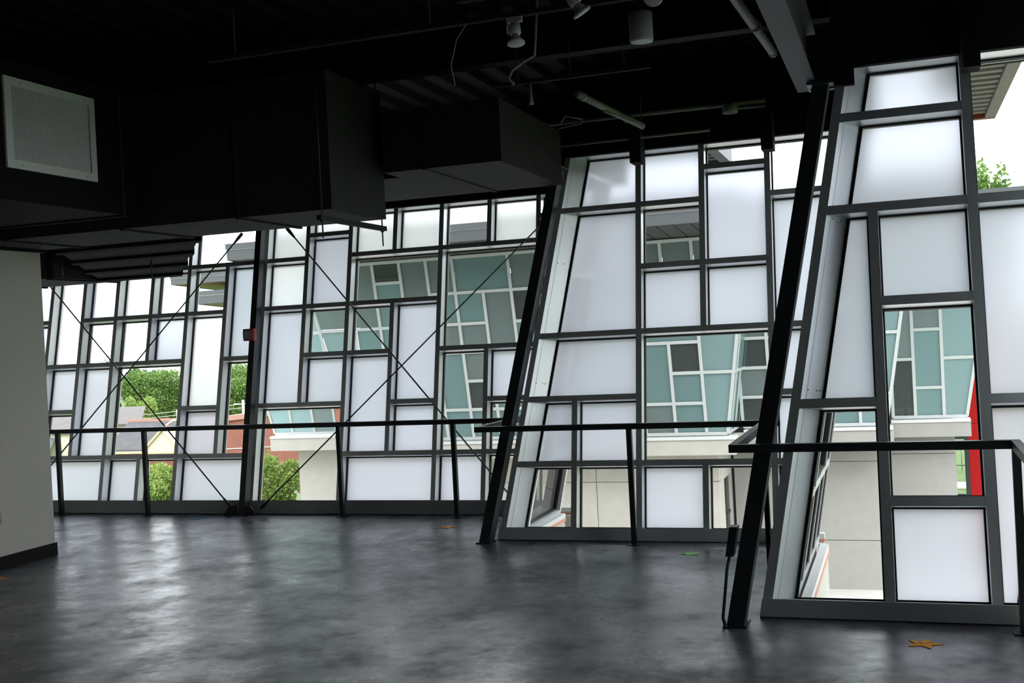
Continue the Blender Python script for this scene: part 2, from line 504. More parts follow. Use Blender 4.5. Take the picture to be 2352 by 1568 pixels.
# index: 0,1 hidden; 2=c1 ... c_k = k+1 ; c13 -> 14 ; slanted end -> 15
rowsA = [0.145, 0.665, 1.235, 1.81, 2.385, 2.965, 3.24, 3.50]
c = lambda k: k + 1
pA = [(0, 0, 1, 7, 'F'), (1, 0, 2, 1, 'F'), (1, 1, 2, 3, 'F'), (1, 3, 2, 4, 'F'), (1, 4, 2, 5, 'F'), (1, 5, 2, 7, 'C'),
      (c(1), 0, c(3), 1, 'F'), (c(3), 0, c(4), 1, 'F'), (c(4), 0, c(5), 1, 'C'), (c(5), 0, c(7), 1, 'F'),
      (c(1), 1, c(2), 2, 'C'), (c(1), 2, c(2), 3, 'F'), (c(1), 3, c(2), 5, 'W'),
      (c(2), 1, c(3), 3, 'F'), (c(2), 3, c(3), 4, 'C'), (c(2), 4, c(3), 5, 'F'),
      (c(3), 1, c(5), 3, 'C'), (c(3), 3, c(4), 4, 'C'), (c(3), 4, c(4), 5, 'W'), (c(4), 3, c(5), 4, 'F'), (c(4), 4, c(5), 5, 'C'),
      (c(5), 1, c(6), 2, 'F'), (c(5), 2, c(6), 4, 'W'), (c(5), 4, c(6), 5, 'C'), (c(6), 1, c(7), 3, 'C'), (c(6), 3, c(7), 5, 'F'),
      (c(1), 5, c(3), 7, 'C'), (c(3), 5, c(5), 7, 'C'), (c(5), 5, c(7), 7, 'C'),
      (c(7), 0, c(9), 2, 'C'), (c(7), 2, c(8), 4, 'F'), (c(7), 4, c(8), 5, 'W'), (c(7), 5, c(8), 7, 'W'),
      (c(8), 2, c(9), 3, 'F'), (c(8), 3, c(9), 4, 'C'), (c(8), 4, c(9), 6, 'F'), (c(8), 6, c(9), 7, 'W'),
      (c(9), 0, c(11), 1, 'F'), (c(9), 1, c(10), 3, 'F'), (c(9), 3, c(10), 4, 'C'), (c(9), 4, c(11), 5, 'C'), (c(9), 5, c(10), 7, 'W'), (c(10), 5, c(11), 7, 'W'),
      (c(10), 1, c(11), 2, 'F'), (c(10), 2, c(11), 4, 'F'),
      (c(11), 0, c(12), 1, 'F'), (c(12), 0, c(13), 1, 'C'), (c(11), 1, c(12), 3, 'C'), (c(12), 1, c(13), 2, 'C'), (c(12), 2, c(13), 3, 'F'), (c(11), 3, c(13), 5, 'C'),
      (c(11), 5, c(12), 7, 'C'), (c(12), 5, c(13), 7, 'W'),
      (14, 0, 15, 1, 'C'), (14, 1, 15, 2, 'C'), (14, 2, 15, 3, 'F'), (14, 3, 15, 4, 'C'), (14, 4, 15, 6, 'F'), (14, 6, 15, 7, 'C')]
curtain('window_1', PA, colsA, rowsA, pA, 0.053, 'long leaning window wall of the farthest bay with crossed tie rods')

colsB = [(-3.56, KX), (-2.871, 0), (-2.268, 0), (-1.674, 0), (-1.0785, 0), (-0.90, KX)]
rowsB = [0.11, 0.688, 1.291, 1.889, 2.503, 3.102, 3.41, 3.652]
pB = [(0, 5, 2, 7, 'F'), (0, 3, 2, 5, 'F'), (0, 2, 2, 3, 'F'), (0, 1, 1, 2, 'F'), (1, 1, 2, 2, 'F'), (0, 0, 1, 1, 'C'), (1, 0, 2, 1, 'C'),
      (2, 5, 3, 7, 'F'), (2, 4, 3, 5, 'C'), (2, 3, 3, 4, 'F'), (3, 6, 4, 7, 'C'), (3, 4, 4, 6, 'F'), (3, 3, 4, 4, 'F'), (2, 1, 4, 3, 'C'), (2, 0, 3, 1, 'F'), (3, 0, 4, 1, 'C'),
      (4, 5, 5, 7, 'C'), (4, 3, 5, 5, 'F'), (4, 2, 5, 3, 'F'), (4, 1, 5, 2, 'F'), (4, 0, 5, 1, 'F')]
curtain('window_2', PB, colsB, rowsB, pB, 0.053, 'leaning window wall of the middle bay between the two slanted columns', inset_l=0.175)

colsC = [(-0.90, KX), (-0.141, 0), (0.470, 0), (0.61, KX)]
rowsC = [0.11, 0.725, 1.354, 2.011, 2.647, 3.289, 3.665]
pC = [(0, 5, 2, 6, 'F'), (0, 4, 2, 5, 'F'), (0, 2, 1, 4, 'F'), (1, 3, 2, 4, 'F'), (1, 1, 2, 3, 'C'), (0, 0, 1, 2, 'C'), (1, 0, 2, 1, 'F'),
      (2, 4, 3, 6, 'C'), (2, 2, 3, 4, 'F'), (2, 0, 3, 2, 'F')]
curtain('window_3', PC, colsC, rowsC, pC, 0.062, 'leaning window wall of the nearest bay at the right edge', inset_l=0.165)

WVR = (KX, SN, CS)
NX = np.array([CS, 0, -KX]); NX = tuple(NX / np.linalg.norm(NX))
RS = 0.0                       # the step frames sit inside the corner line
PAB = frame((-3.56 - RS, YB, 0), (0, 1, 0), WVR, NX)
PBC = frame((-0.90 - RS, YC, 0), (0, 1, 0), WVR, NX)
PCD = frame((0.80, YD, 0), (0, 1, 0), WVR, NX)
curtain('window_4', PAB, [(0.17, 0), (0.70, 0), (1.20, 0)], rowsB[:6] + [3.50],
        [(0, 0, 2, 1, 'C'), (0, 1, 1, 3, 'C'), (1, 1, 2, 2, 'F'), (1, 2, 2, 4, 'C'), (0, 3, 1, 4, 'F'), (0, 4, 2, 6, 'C')], 0.05, 'narrow glazed step between the farthest and middle bays')
curtain('window_5', PBC, [(0.17, 0), (0.70, 0), (1.28, 0), (1.82, 0), (2.34, 0)], rowsC,
        [(0, 0, 1, 1, 'C'), (1, 0, 2, 1, 'C'), (2, 0, 3, 1, 'C'), (3, 0, 4, 1, 'C'), (0, 1, 1, 3, 'C'), (1, 1, 3, 3, 'C'), (3, 1, 4, 4, 'C'), (0, 3, 2, 4, 'C'), (2, 3, 3, 5, 'C'), (0, 4, 2, 6, 'C'), (2, 5, 3, 6, 'C'), (3, 4, 4, 6, 'C')],
        0.05, depth=0.165, label='glazed step between the middle and nearest bays')
curtain('window_6', PCD, [(0.30, 0), (0.70, 0), (1.28, 0), (1.82, 0), (2.26, 0)], rowsC,
        [(0, 0, 2, 2, 'F'), (2, 0, 3, 2, 'C'), (3, 0, 4, 2, 'F'), (0, 2, 1, 4, 'F'), (1, 2, 4, 4, 'F'), (0, 4, 2, 6, 'C'), (2, 4, 4, 6, 'F')], 0.05, 'glazed step right of the nearest bay')
curtain('window_7', PD, [(0.80, KX), (1.5, 0), (2.4, 0), (3.3, 0), (4.0, 0)], rowsC,
        [(0, 0, 1, 2, 'F'), (1, 0, 2, 3, 'F'), (2, 0, 3, 2, 'C'), (3, 0, 4, 3, 'F'), (0, 2, 1, 4, 'F'), (1, 3, 2, 6, 'F'), (2, 2, 3, 4, 'F'), (3, 3, 4, 6, 'F'), (0, 4, 1, 6, 'C'), (2, 4, 3, 6, 'F')], 0.06,
        'leaning window wall beside the viewer right of the picture', inset_l=0.165)

PE = frame((4.0, -0.6, 0), (0, 1, 0), (KX, SN, CS), NX)  # unseen side glazing, added to bring light onto the grille, ducts and floor
curtain('added_glazing', PE, [(0.05, 0), (0.9, 0), (1.8, 0), (2.7, 0), (3.6, 0), (4.5, 0), (5.35, 0)], rowsC,
        [(0, 0, 1, 2, 'F'), (1, 0, 2, 3, 'F'), (2, 0, 3, 2, 'C'), (3, 0, 4, 3, 'F'), (4, 0, 6, 2, 'F'), (0, 2, 1, 4, 'W'), (1, 3, 2, 6, 'C'), (2, 2, 3, 4, 'F'), (3, 3, 4, 6, 'C'), (4, 2, 5, 4, 'W'), (5, 2, 6, 6, 'F'), (0, 4, 1, 6, 'C'), (2, 4, 3, 6, 'W'), (4, 4, 5, 6, 'C')], 0.06,
        'unseen glazed side wall added for light right of the viewer')
# steel over the window heads, up to the deck
def edge_beam(n, a, b_, label):
    return box('trim_%d' % n, a, b_, 'black_paint', kind='structure', label=label, category='beam')
edge_beam(1, (-12.0, 11.745, 3.40), (-2.72, 12.15, CEIL), 'black edge beam over the farthest window bay')
edge_beam(2, (-3.0, 10.41, 3.55), (-0.10, 10.85, CEIL), 'black edge beam over the middle window bay')
edge_beam(3, (-0.36, 7.935, 3.556), (1.30, 8.45, CEIL), 'black edge beam over the nearest window bay')
edge_beam(4, (-3.0, 10.85, 3.44), (-2.72, 11.745, CEIL), 'black beam over the step of the middle bay')
edge_beam(5, (-0.36, 8.45, 3.565), (-0.10, 10.41, CEIL), 'black beam over the step of the nearest bay')
edge_beam(6, (1.18, 5.45, 3.60), (1.45, 7.82, CEIL), 'black beam over the step right of the nearest bay')
edge_beam(7, (1.18, 5.35, 3.60), (4.75, 6.0, CEIL), 'black edge beam beside the viewer')
edge_beam(14, (4.52, -4.0, 3.55), (4.80, 6.0, CEIL), 'black edge beam over the side glazing')

box('corner_plate', (-0.50, 7.74, 3.40), (-0.215, 7.80, 3.75), 'black_paint', label='black steel plate at the upper left corner of the nearest bay', category='plate')
# outside ledges below the window walls
def ledge(n, P, a, b_, label):
    t = thing('trim_%d' % n, P((a + b_) / 2, -0.4, 0.2), label, 'ledge', kind='structure')
    def bar(nm, z0, z1, n0, n1, mat):
        vv = []
        for z in (z0, z1):
            for u, nn in ((a, n0), (b_, n0), (b_, n1), (a, n1)):
                q = P(u, 0, nn); vv.append((q[0], q[1], z))
        mk(nm, vv, BF, mat, t)
    bar('flashing', 0.0, 0.045, 0.20, 0.265, 'flashing_white')
    bar('drip_edge', -0.03, 0.0, 0.20, 0.27, 'flashing_red')
    bar('concrete_band', -0.42, -0.03, 0.12, 0.255, 'concrete')
ledge(8, PAB, 0.2, 1.2, 'concrete ledge outside the step of the middle bay')
ledge(9, PBC, 0.15, 2.2, 'concrete ledge outside the step of the nearest bay')
ledge(10, PB, -3.2, -0.7, 'concrete ledge outside the middle bay')
ledge(11, PA, -12.0, -3.3, 'concrete ledge outside the farthest bay')
lw = MB()
lw.box((-12, -4, -2.9), (-3.75, 11.0, -0.31)); lw.box((-3.75, -4, -2.9), (-1.05, 9.6, -0.31)); lw.box((-1.05, -4, -2.9), (0.5, 7.1, -0.31)); lw.box((0.5, -4, -2.9), (4.1, 4.7, -0.31))
lw.build('wall_lower', 'concrete', kind='structure', label='concrete lower storey under the window bays', category='wall')

# roof overhang outside
def overhang(n, x0, x1, y0, y1, z, mat_s, label, rust=False):
    t = thing('trim_%d' % n, ((x0 + x1) / 2, (y0 + y1) / 2, z), label, 'roof overhang', kind='structure')
    box('roof_panel', (x0, y0, z + .06), (x1, y1, z + .32), 'fascia_grey', t)
    k = 0
    y = y0
    while y < y1 - 0.05:
        x = x0
        vv = [(x, y, z), (x1, y, z), (x1, y + .12, z), (x, y + .12, z), (x, y - .03, z + .07), (x1, y - .03, z + .07), (x1, y + .15, z + .07), (x, y + .15, z + .07)]
        mk('soffit_rib', vv, BF, mat_s, t)
        y += 0.26
    box('edge_trim', (x1, y0, z - .04), (x1 + .12, y1, z + .34), 'soffit_metal' if rust else 'fascia_grey', t)
    box('edge_trim', (x0, y1, z - .04), (x1 + .12, y1 + .12, z + .34), 'soffit_rust' if rust else 'fascia_grey', t)
overhang(12, -12.0, -1.95, 12.15, 13.6, 3.85, 'soffit_dark', 'roof overhang outside above the farthest and middle bays')
overhang(13, 0.45, 1.05, 8.5, 14.45, 4.20, 'soffit_metal', 'ribbed metal roof overhang with rusty edge outside the nearest bay', rust=True)

# ------------------------------------------------------------------ steel columns
def column(base, top, wx, wy, label, group='slanted steel columns'):
    t = thing('steel_column', base, label, 'column', group)
    mk('shaft', prism_bar(base, top, wx, wy), BF, 'black_steel', t)
    bp_ = MB().box((base[0] - wx * .5 - .02, base[1] - wy * .5 - .02, 0), (base[0] + wx * .5 + .02, base[1] + wy * .5 + .02, 0.012))
    bp_.build('base_plate', 'black_steel', t)
    mk('cap_plate', bxv((top[0] - wx * .8, top[1] - wy * .8, top[2]), (top[0] + wx * .8, top[1] + wy * .8, top[2] + .02)), BF, 'black_steel', t)
    return t
column((-7.125, 10.99, 0), (-7.125, 11.70, 3.42), 0.075, 0.10, 'thin black column leaning with the farthest window wall, carrying the red alarm')
column((-3.655, 9.56, 0), (-3.655 + .186 * 3.42, 9.56 + .213 * 3.42, 3.42), 0.095, 0.15, 'slanted black column at the corner between farthest and middle bays')
column((-1.050, 7.02, 0), (-1.050 + .183 * 3.40, 7.02 + .213 * 3.40, 3.40), 0.105, 0.16, 'slanted black column nearest the viewer with a box strapped on')
column((0.70, 4.62, 0), (1.32, 5.34, 3.4), 0.105, 0.16, 'slanted black column right of the picture beside the viewer')

# back leg of the nearest step, behind the slanted column
mk('steel_brace', prism_bar((-0.86, 7.30, 0.0), (-0.90, 7.60, 1.02), 0.03, 0.06), BF, 'black_steel', label='short black flat bar behind the nearest slanted column', category='brace')

# roof beams
def ibeam(name, x0, x1, y0, y1, z0, z1, along, label, mat='beam_grey', group='steel roof beams'):
    t = thing(name, ((x0 + x1) / 2, (y0 + y1) / 2, z0), label, 'beam', group)
    f = 0.018
    box('bottom_flange', (x0, y0, z0), (x1, y1, z0 + f), mat, t)
    box('top_flange', (x0, y0, z1 - f), (x1, y1, z1), mat, t)
    if along == 'y':
        mxx = (x0 + x1) / 2; box('web', (mxx - .006, y0, z0 + f), (mxx + .006, y1, z1 - f), mat, t)
    else:
        my = (y0 + y1) / 2; box('web', (x0, my - .006, z0 + f), (x1, my + .006, z1 - f), mat, t)
    return t
ibeam('roof_beam', -0.595, -0.46, 1.0, 7.98, 3.43, 3.83, 'y', 'grey steel beam running to the head of the nearest column')
ibeam('roof_beam', -3.12, -2.98, 10.28, 11.58, 3.45, 3.85, 'y', 'black steel beam over the head of the middle column', mat='black_paint')
ibeam('roof_beam', -12.0, 3.9, 8.30, 8.44, 4.0, 4.38, 'x', 'black steel beam crossing the ceiling behind the lamps', mat='black_paint')
ibeam('roof_beam', -12.0, 3.9, 4.40, 4.54, 4.0, 4.38, 'x', 'black steel beam crossing the ceiling above the viewer', mat='black_paint')
for k, (x, P, yy, z, lab) in enumerate(((-2.268, PB, 10.22, 3.40, 'left of two black head clips over the middle bay'), (-1.0785, PB, 10.22, 3.40, 'right of two black head clips over the middle bay'), (0.47, PC, 7.78, 3.42, 'black head clip over the nearest bay'))):
    box('head_clip', (x - .02, yy - .05, z), (x + .085, yy + .14, z + .35), 'black_paint', label=lab, category='bracket', group='black head clips on the mullions')

# ------------------------------------------------------------------ tie rods with clevises and gussets
def tie_rod(a, b_, label):
    a, b_ = np.array(a), np.array(b_)
    t = thing('tie_rod', tuple(a if a[2] < b_[2] else b_), label, 'tie rod', 'crossed tie rods of the farthest bay')
    dd = (b_ - a) / np.linalg.norm(b_ - a)
    tube('rod', [tuple(a), tuple(b_)], 0.0085, 'rod_steel', t, seg=6)
    for p, s in ((a, 1), (b_, -1)):
        tube('clevis', [tuple(p), tuple(p + s * dd * .06), tuple(p + s * dd * .16)], [0.020, 0.022, 0.012], 'rod_steel', t, seg=8)
    return t
tie_rod((-10.60, 11.645, 3.215), (-7.255, 10.963, 0.075), 'left bay tie rod falling to the foot of the thin column')
tie_rod((-7.35, 11.62, 3.25), (-10.30, 10.945, 0.08), 'left bay tie rod rising to the head of the thin column')
tie_rod((-6.76, 11.645, 3.265), (-3.80, 10.97, 0.085), 'right bay tie rod falling to the slanted column foot')
tie_rod((-6.87, 10.943, 0.080), (-3.40, 11.613, 3.24), 'right bay tie rod rising to the slanted column head')
for x0, x1, nm in ((-7.36, -7.19, 'triangular gusset plate left of the thin column foot'), (-6.93, -7.09, 'triangular gusset plate right of the thin column foot')):
    y = 10.955
    vv = [(x0, y - .006, 0), (x1, y - .006, 0), (x1, y + .006, 0), (x0, y + .006, 0), (x0 * .55 + x1 * .45, y - .006, .10), (x1, y - .006, .12), (x1, y + .006, .12), (x0 * .55 + x1 * .45, y + .006, .10)]
    mk('gusset_plate', vv, BF, 'black_steel', label=nm, category='plate', group='gusset plates at the column foot')

# fire alarm strobe on the thin column
t = thing('fire_alarm', (-7.165, 11.29, 1.965), 'red fire alarm strobe on the thin column', 'fire alarm')
box('housing', (-7.215, 11.315, 1.965), (-7.075, 11.375, 2.105), 'strobe_red', t)
box('strobe_lens', (-7.205, 11.29, 1.99), (-7.135, 11.315, 2.08), 'strobe_lens', t)
box('speaker_grille', (-7.13, 11.308, 1.98), (-7.085, 11.315, 2.09), 'flashing_red', t)

# junction box and conduit on the near column
t = thing('junction_box', (-1.115, 7.03, 0.0), 'dark electrical box with conduit on the nearest slanted column', 'electrical box')
mk('housing', prism_bar((-1.075, 7.06, 0.42), (-1.045, 7.09, 0.60), 0.05, 0.09), BF, 'black_steel', t)
tube('conduit', [(-1.075, 7.05, 0.43), (-1.095, 7.03, 0.34), (-1.118, 6.99, 0.12), (-1.125, 6.97, 0.05), (-1.11, 6.95, 0.01)], 0.010, 'black_steel', t, seg=8)
box('cover_screw', (-1.064, 7.035, 0.50), (-1.056, 7.042, 0.508), 'grey_pipe', t)

# ------------------------------------------------------------------ guard rails
def guard_rail(base, y, x0, x1, z, posts, label, back=None, front=None):
    t = thing('guard_rail', base, label, 'railing', 'black guard rails along the windows')
    w = 0.05
    box('top_rail', (x0, y - w / 2, z - w / 2), (x1, y + w / 2, z + w / 2), 'black_steel', t)
    for px in posts:
        p = box('post', (px - .023, y - .023, 0.008), (px + .023, y + .023, z - w / 2), 'black_steel', t)
        box('base_plate', (px - .06, y - .045, 0.0), (px + .06, y + .045, 0.008), 'black_steel', p)
    if back is not None:
        box('return_rail', (x0, y + w / 2, z - w / 2), (x0 + w, back, z + w / 2), 'black_steel', t)
    if front is not None:
        box('return_rail', (x1 - w, front, z - w / 2), (x1, y - w / 2, z + w / 2), 'black_steel', t)
    return t
guard_rail((-6.7, 10.88, 0), 10.88, -11.6, -3.715, 1.003, (-10.8, -9.56, -8.33, -5.81, -4.47), 'long black guard rail along the farthest window bay')
guard_rail((-2.3, 9.53, 0), 9.53, -3.70, -0.985, 1.03, (-2.27,), 'black guard rail along the middle window bay', back=10.85)
guard_rail((-0.2, 7.03, 0), 7.03, -1.045, 0.615, 1.092, (0.59,), 'black guard rail along the nearest window bay', back=9.50, front=4.7)

# ------------------------------------------------------------------ ductwork
def duct_part(name, a, b_, mat, t): return box(name, a, b_, mat, t)
t = thing('supply_duct', (-6.4, 5, 2.98), 'black duct box at upper left that carries the white grille', 'duct')
box('duct_body', (-7.0, 1.0, 2.98), (-5.80, 7.66, 3.97), 'black_paint', t)
for y in (3.0, 4.6, 5.9, 7.45):
    box('seam_flange', (-7.02, y, 2.965), (-5.79, y + .03, 3.98), 'duct_black', t)
t = thing('main_duct', (-5.6, 8.15, 2.90), 'deep black main duct hanging over the room with grey end face', 'duct')
box('duct_body', (-7.6, 7.68, 2.90), (-4.06, 8.64, 3.97), 'duct_black', t)
for x in (-7.2, -6.0, -4.9):
    box('seam_flange', (x, 7.665, 2.885), (x + .03, 8.655, 3.98), 'duct_black', t)
t = thing('branch_duct', (-4.2, 9.3, 3.25), 'black branch duct with fibrous open end toward the middle bay', 'duct')
box('duct_body', (-5.85, 8.72, 3.25), (-2.94, 10.10, 3.75), 'duct_black', t)
box('duct_nose', (-3.95, 8.40, 3.25), (-2.94, 8.72, 3.75), 'duct_black', t)
box('end_insulation', (-2.94, 8.40, 3.25), (-2.92, 10.10, 3.75), 'duct_insulation', t)
for x in (-3.6,):
    box('seam_flange', (x, 8.39, 3.24), (x + .03, 10.11, 3.76), 'duct_black', t)
t = thing('elbow_duct', (-7.4, 9.5, 2.65), 'banded black elbow duct dropping behind the off-white partition', 'duct')
def sec(f):
    y = 8.70 + 1.40 * f
    x0 = -7.55 - .65 * f; x1 = -5.95 - 1.22 * f; z0 = 2.90 - .20 * f; z1 = 3.5 - .2 * f
    return y, x0, x1, z0, z1
def loft(f0, f1, grow):
    a = sec(f0); b2 = sec(f1)
    return [(a[1] - grow, a[0], a[3] - grow), (a[2] + grow, a[0], a[3] - grow), (b2[2] + grow, b2[0], b2[3] - grow), (b2[1] - grow, b2[0], b2[3] - grow),
            (a[1] - grow, a[0], a[4] + grow), (a[2] + grow, a[0], a[4] + grow), (b2[2] + grow, b2[0], b2[4] + grow), (b2[1] - grow, b2[0], b2[4] + grow)]
mk('duct_body', loft(0, 1, 0), BF, 'duct_black', t)
for f in (0.02, 0.34, 0.66, 0.95):
    mk('seam_flange', loft(f, f + .06, 0.025), BF, 'black_paint', t)
tube('hanger_rod', [(-7.02, 9.42, 2.83), (-7.02, 9.42, 2.62)], 0.007, 'black_steel', t, seg=6)
tube('hanger_rod', [(-7.75, 9.0, 2.88), (-7.75, 9.0, 2.66)], 0.007, 'black_steel', t, seg=6)
t = thing('return_duct', (-9.2, 10.0, 2.70), 'flat black duct along the far end of the farthest bay', 'duct')
box('duct_body', (-11.9, 9.42, 2.70), (-8.22, 10.50, 3.25), 'duct_black', t)
for x in (-10.6, -9.3, -8.3):
    box('seam_flange', (x, 9.40, 2.685), (x + .03, 10.52, 3.26), 'black_paint', t)

# trapeze hangers
def trapeze(x, y0, y1, z, rod_top, label):
    t = thing('duct_hanger', (x, (y0 + y1) / 2, z), label, 'hanger', 'strut hangers under the ducts')
    box('strut', (x - .02, y0, z), (x + .02, y1, z + .04), 'duct_black', t)
    for y in (y0 + .05, y1 - .05):
        rd = tube('threaded_rod', [(x, y, z - .13), (x, y, rod_top)], 0.006, 'black_steel', t, seg=6)
        v, f = lathe([(0.014, -.012), (0.014, 0)], 6, (x, y, z)); mk('nut', v, f, 'black_steel', rd)
trapeze(-4.12, 7.58, 8.73, 2.81, 4.40, 'strut hanger below the end of the main duct')
# white return-air grille
GX = -5.80
t = thing('air_grille', (GX, 6.7, 3.20), 'white louvred air grille on the black duct', 'vent')
g = MB()
y0, y1, z0, z1 = 6.235, 7.16, 3.205, 3.845
b_ = 0.062
x1 = GX + .018
for a, c2 in (((y0, z0), (y1, z0 + b_)), ((y0, z1 - b_), (y1, z1)), ((y0, z0 + b_), (y0 + b_, z1 - b_)), ((y1 - b_, z0 + b_), (y1, z1 - b_))):
    g.box((GX - .0, a[0], a[1]), (x1, c2[0], c2[1]))
g.build('frame', 'grille_white', t)
box('backing', (GX + .0005, y0 + b_, z0 + b_), (GX + .002, y1 - b_, z1 - b_), 'baseboard_black', t)
ns = 26
for k in range(ns):
    y = y0 + b_ + (k + .5) * (y1 - y0 - 2 * b_) / ns
    vv = [(GX + .002, y - .014, z0 + b_), (GX + .016, y - .004, z0 + b_), (GX + .016, y + .000, z0 + b_), (GX + .002, y - .010, z0 + b_),
          (GX + .002, y - .014, z1 - b_), (GX + .016, y - .004, z1 - b_), (GX + .016, y + .000, z1 - b_), (GX + .002, y - .010, z1 - b_)]
    mk('slat', vv, BF, 'grille_white', t)
for y in (y0 + .15, y1 - .12):
    for z in (z0 + .03, z1 - .03):
        v, f = lathe([(0.006, 0), (0.004, .003)], 8, (x1, y, z), (1, 0, 0)); mk('screw', v, f, 'grey_pipe', t)

t = thing('power_outlet', (WX, 7.97, 0.41), 'small tan outlet cover on the off-white partition', 'outlet')
box('cover_plate', (WX, 7.935, 0.405), (WX + .008, 8.005, 0.52), 'outlet_tan', t)
for z in (.43, .475):
    box('socket', (WX + .008, 7.955, z), (WX + .010, 7.985, z + .03), 'baseboard_black', t)

# ------------------------------------------------------------------ ceiling services: pipes, tracks, lamps
t = thing('sprinkler_pipe', (-2.23, 10.4, 3.75), 'grey sprinkler pipe sloping across above the middle bay', 'pipe', 'grey pipes under the ceiling')
tube('pipe_run', [(-2.40, 8.85, 3.80), (-2.29, 9.9, 3.79), (-2.14, 10.14, 3.715)], 0.030, 'grey_pipe', t, seg=12)
tube('coupling', [(-2.262, 9.99, 3.777), (-2.255, 10.02, 3.773)], 0.036, 'grey_pipe', t, seg=12)
tube('coupling', [(-2.39, 8.95, 3.80), (-2.386, 8.99, 3.80)], 0.036, 'grey_pipe', t, seg=12)
tube('hanger_ring', [(-2.15, 10.12, 3.765), (-2.15, 10.12, 4.40)], 0.005, 'black_steel', t, seg=6)
tube('drop_pipe', [(-2.33, 9.45, 3.755), (-2.2, 10.0, 3.735)], 0.012, 'grey_pipe', t, seg=8)
t = thing('sprinkler_pipe', (-0.85, 7.9, 3.85), 'grey sprinkler pipe at the top beside the grey beam', 'pipe', 'grey pipes under the ceiling')
tube('pipe_run', [(-0.95, 5.2, 3.9), (-0.886, 7.19, 3.9), (-0.818, 8.70, 3.9)], 0.032, 'grey_pipe', t, seg=12)
tube('coupling', [(-0.850, 7.86, 3.9), (-0.846, 7.92, 3.9)], 0.041, 'grey_pipe', t, seg=12)
tube('end_cap', [(-0.819, 8.68, 3.9), (-0.817, 8.73, 3.9)], 0.036, 'grey_pipe', t, seg=12)
tube('conduit', [(-3.13, 10.18, 3.84), (-2.1, 10.2, 3.84), (-1.05, 10.22, 3.84)], 0.020, 'grey_pipe', seg=10, label='long grey conduit running level behind the sloping sprinkler pipe', category='conduit')
tube('conduit', [(-2.92, 10.16, 3.84), (-2.86, 10.1, 3.885), (-2.70, 10.12, 3.84), (-2.72, 10.14, 3.81), (-2.95, 10.16, 3.79)], 0.010, 'grey_pipe', seg=8, label='bent grey flex loop at the open end of the branch duct', category='conduit')
tube('conduit', [(-3.0, 10.22, 3.63), (-1.55, 10.22, 3.63)], 0.012, 'grey_pipe', seg=8, label='thin grey conduit just above the middle bay window head', category='conduit')
tube('conduit', [(-1.35, 10.2, 3.80), (-1.05, 10.22, 3.79)], 0.015, 'grey_pipe', seg=8, label='short grey conduit stub right of the white drum lamp', category='conduit')

def drum(name, c3, r, h, label):
    t = thing(name, c3, label, 'lamp', 'white cylinder lamps')
    v, f = lathe([(r * .97, 0), (r, .01), (r, h), (r * .9, h + .004)], 28, c3); mk('can', v, f, 'lamp_white', t, True)
    v, f = lathe([(r * .86, -.002), (r * .86, .001)], 28, c3); mk('lens', v, f, 'lamp_lens', t)
    v, f = lathe([(.012, h), (.012, CEIL - .07 - c3[2])], 10, c3); mk('stem', v, f, 'black_steel', t)
drum('cylinder_downlight', (-1.404, 6.73, 3.60), 0.072, 0.17, 'white cylinder downlight hanging at the top of the picture')
drum('drum_lamp', (-1.347, 10.13, 3.745), 0.068, 0.06, 'white drum lamp under the ceiling before the middle bay')

def track(y, x0, x1, z, label):
    t = thing('light_track', ((x0 + x1) / 2, y, z), label, 'light track', 'black lighting tracks')
    box('channel', (x0, y - .018, z), (x1, y - .006, z + .03), 'duct_black', t)
    box('channel', (x0, y + .006, z), (x1, y + .018, z + .03), 'duct_black', t)
    box('channel_web', (x0, y - .006, z + .015), (x1, y + .006, z + .03), 'duct_black', t)
    for x in np.linspace(x0 + .2, x1 - .2, 3):
        tube('suspension_rod', [(x, y, z + .03), (x, y, CEIL - .06)], 0.004, 'black_steel', t, seg=6)
track(6.19, -4.1, -1.02, 3.70, 'long black lighting track crossing the top of the picture')
track(8.24, -2.90, -1.66, 3.79, 'short black lighting track behind the cylinder downlight')
box('roof_conduit_rail', (-1.0, 3.3, 4.1), (3.0, 3.36, 4.14), 'duct_black', label='dark strut rail at the upper right corner', category='strut')

def spot(p, aim, label, ring=True):
    t = thing('track_spotlight', p, label, 'spotlight', 'white track spotlights')
    p = Vector(p); a = Vector(aim).normalized()
    box('adapter', (p.x - .045, p.y - .014, p.z), (p.x + .045, p.y + .014, p.z + .03), 'lamp_white', t)
    side = a.cross(Vector((0, 0, 1))); side = side.normalized() if side.length > .05 else Vector((1, 0, 0))
    hc = p + Vector((0, 0, -.07))
    tube('yoke', [tuple(p), tuple(p + side * .045 + Vector((0, 0, -.02))), tuple(hc + side * .045)], 0.006, 'lamp_white', t, seg=6)
    v, f = lathe([(.020, -.065), (.034, -.06), (.036, -.01), (.030, .0)], 20, tuple(hc), tuple(a)); mk('socket_can', v, f, 'lamp_white', t, True)
    v, f = lathe([(.018, .0), (.030, .02), (.044, .045), (.047, .055)], 24, tuple(hc), tuple(a)); hd = mk('reflector', v, f, 'lamp_lens', t, True)
    v, f = lathe([(.047, .045), (.052, .047), (.052, .058), (.046, .060)], 24, tuple(hc), tuple(a)); mk('trim_ring', v, f, 'lamp_white', hd, True)
track(5.72, -2.2, -0.98, 3.68, 'short black lighting track at the very top of the picture')
spot((-2.03, 6.19, 3.67), (.10, -.15, -1), 'white track spotlight pointing straight down, leftmost of three')
spot((-1.53, 5.72, 3.65), (.55, .3, -1), 'white track spotlight tilted to the right, middle of three')
spot((-1.12, 5.72, 3.65), (.15, -.9, -.75), 'white track spotlight facing the viewer, rightmost of three')

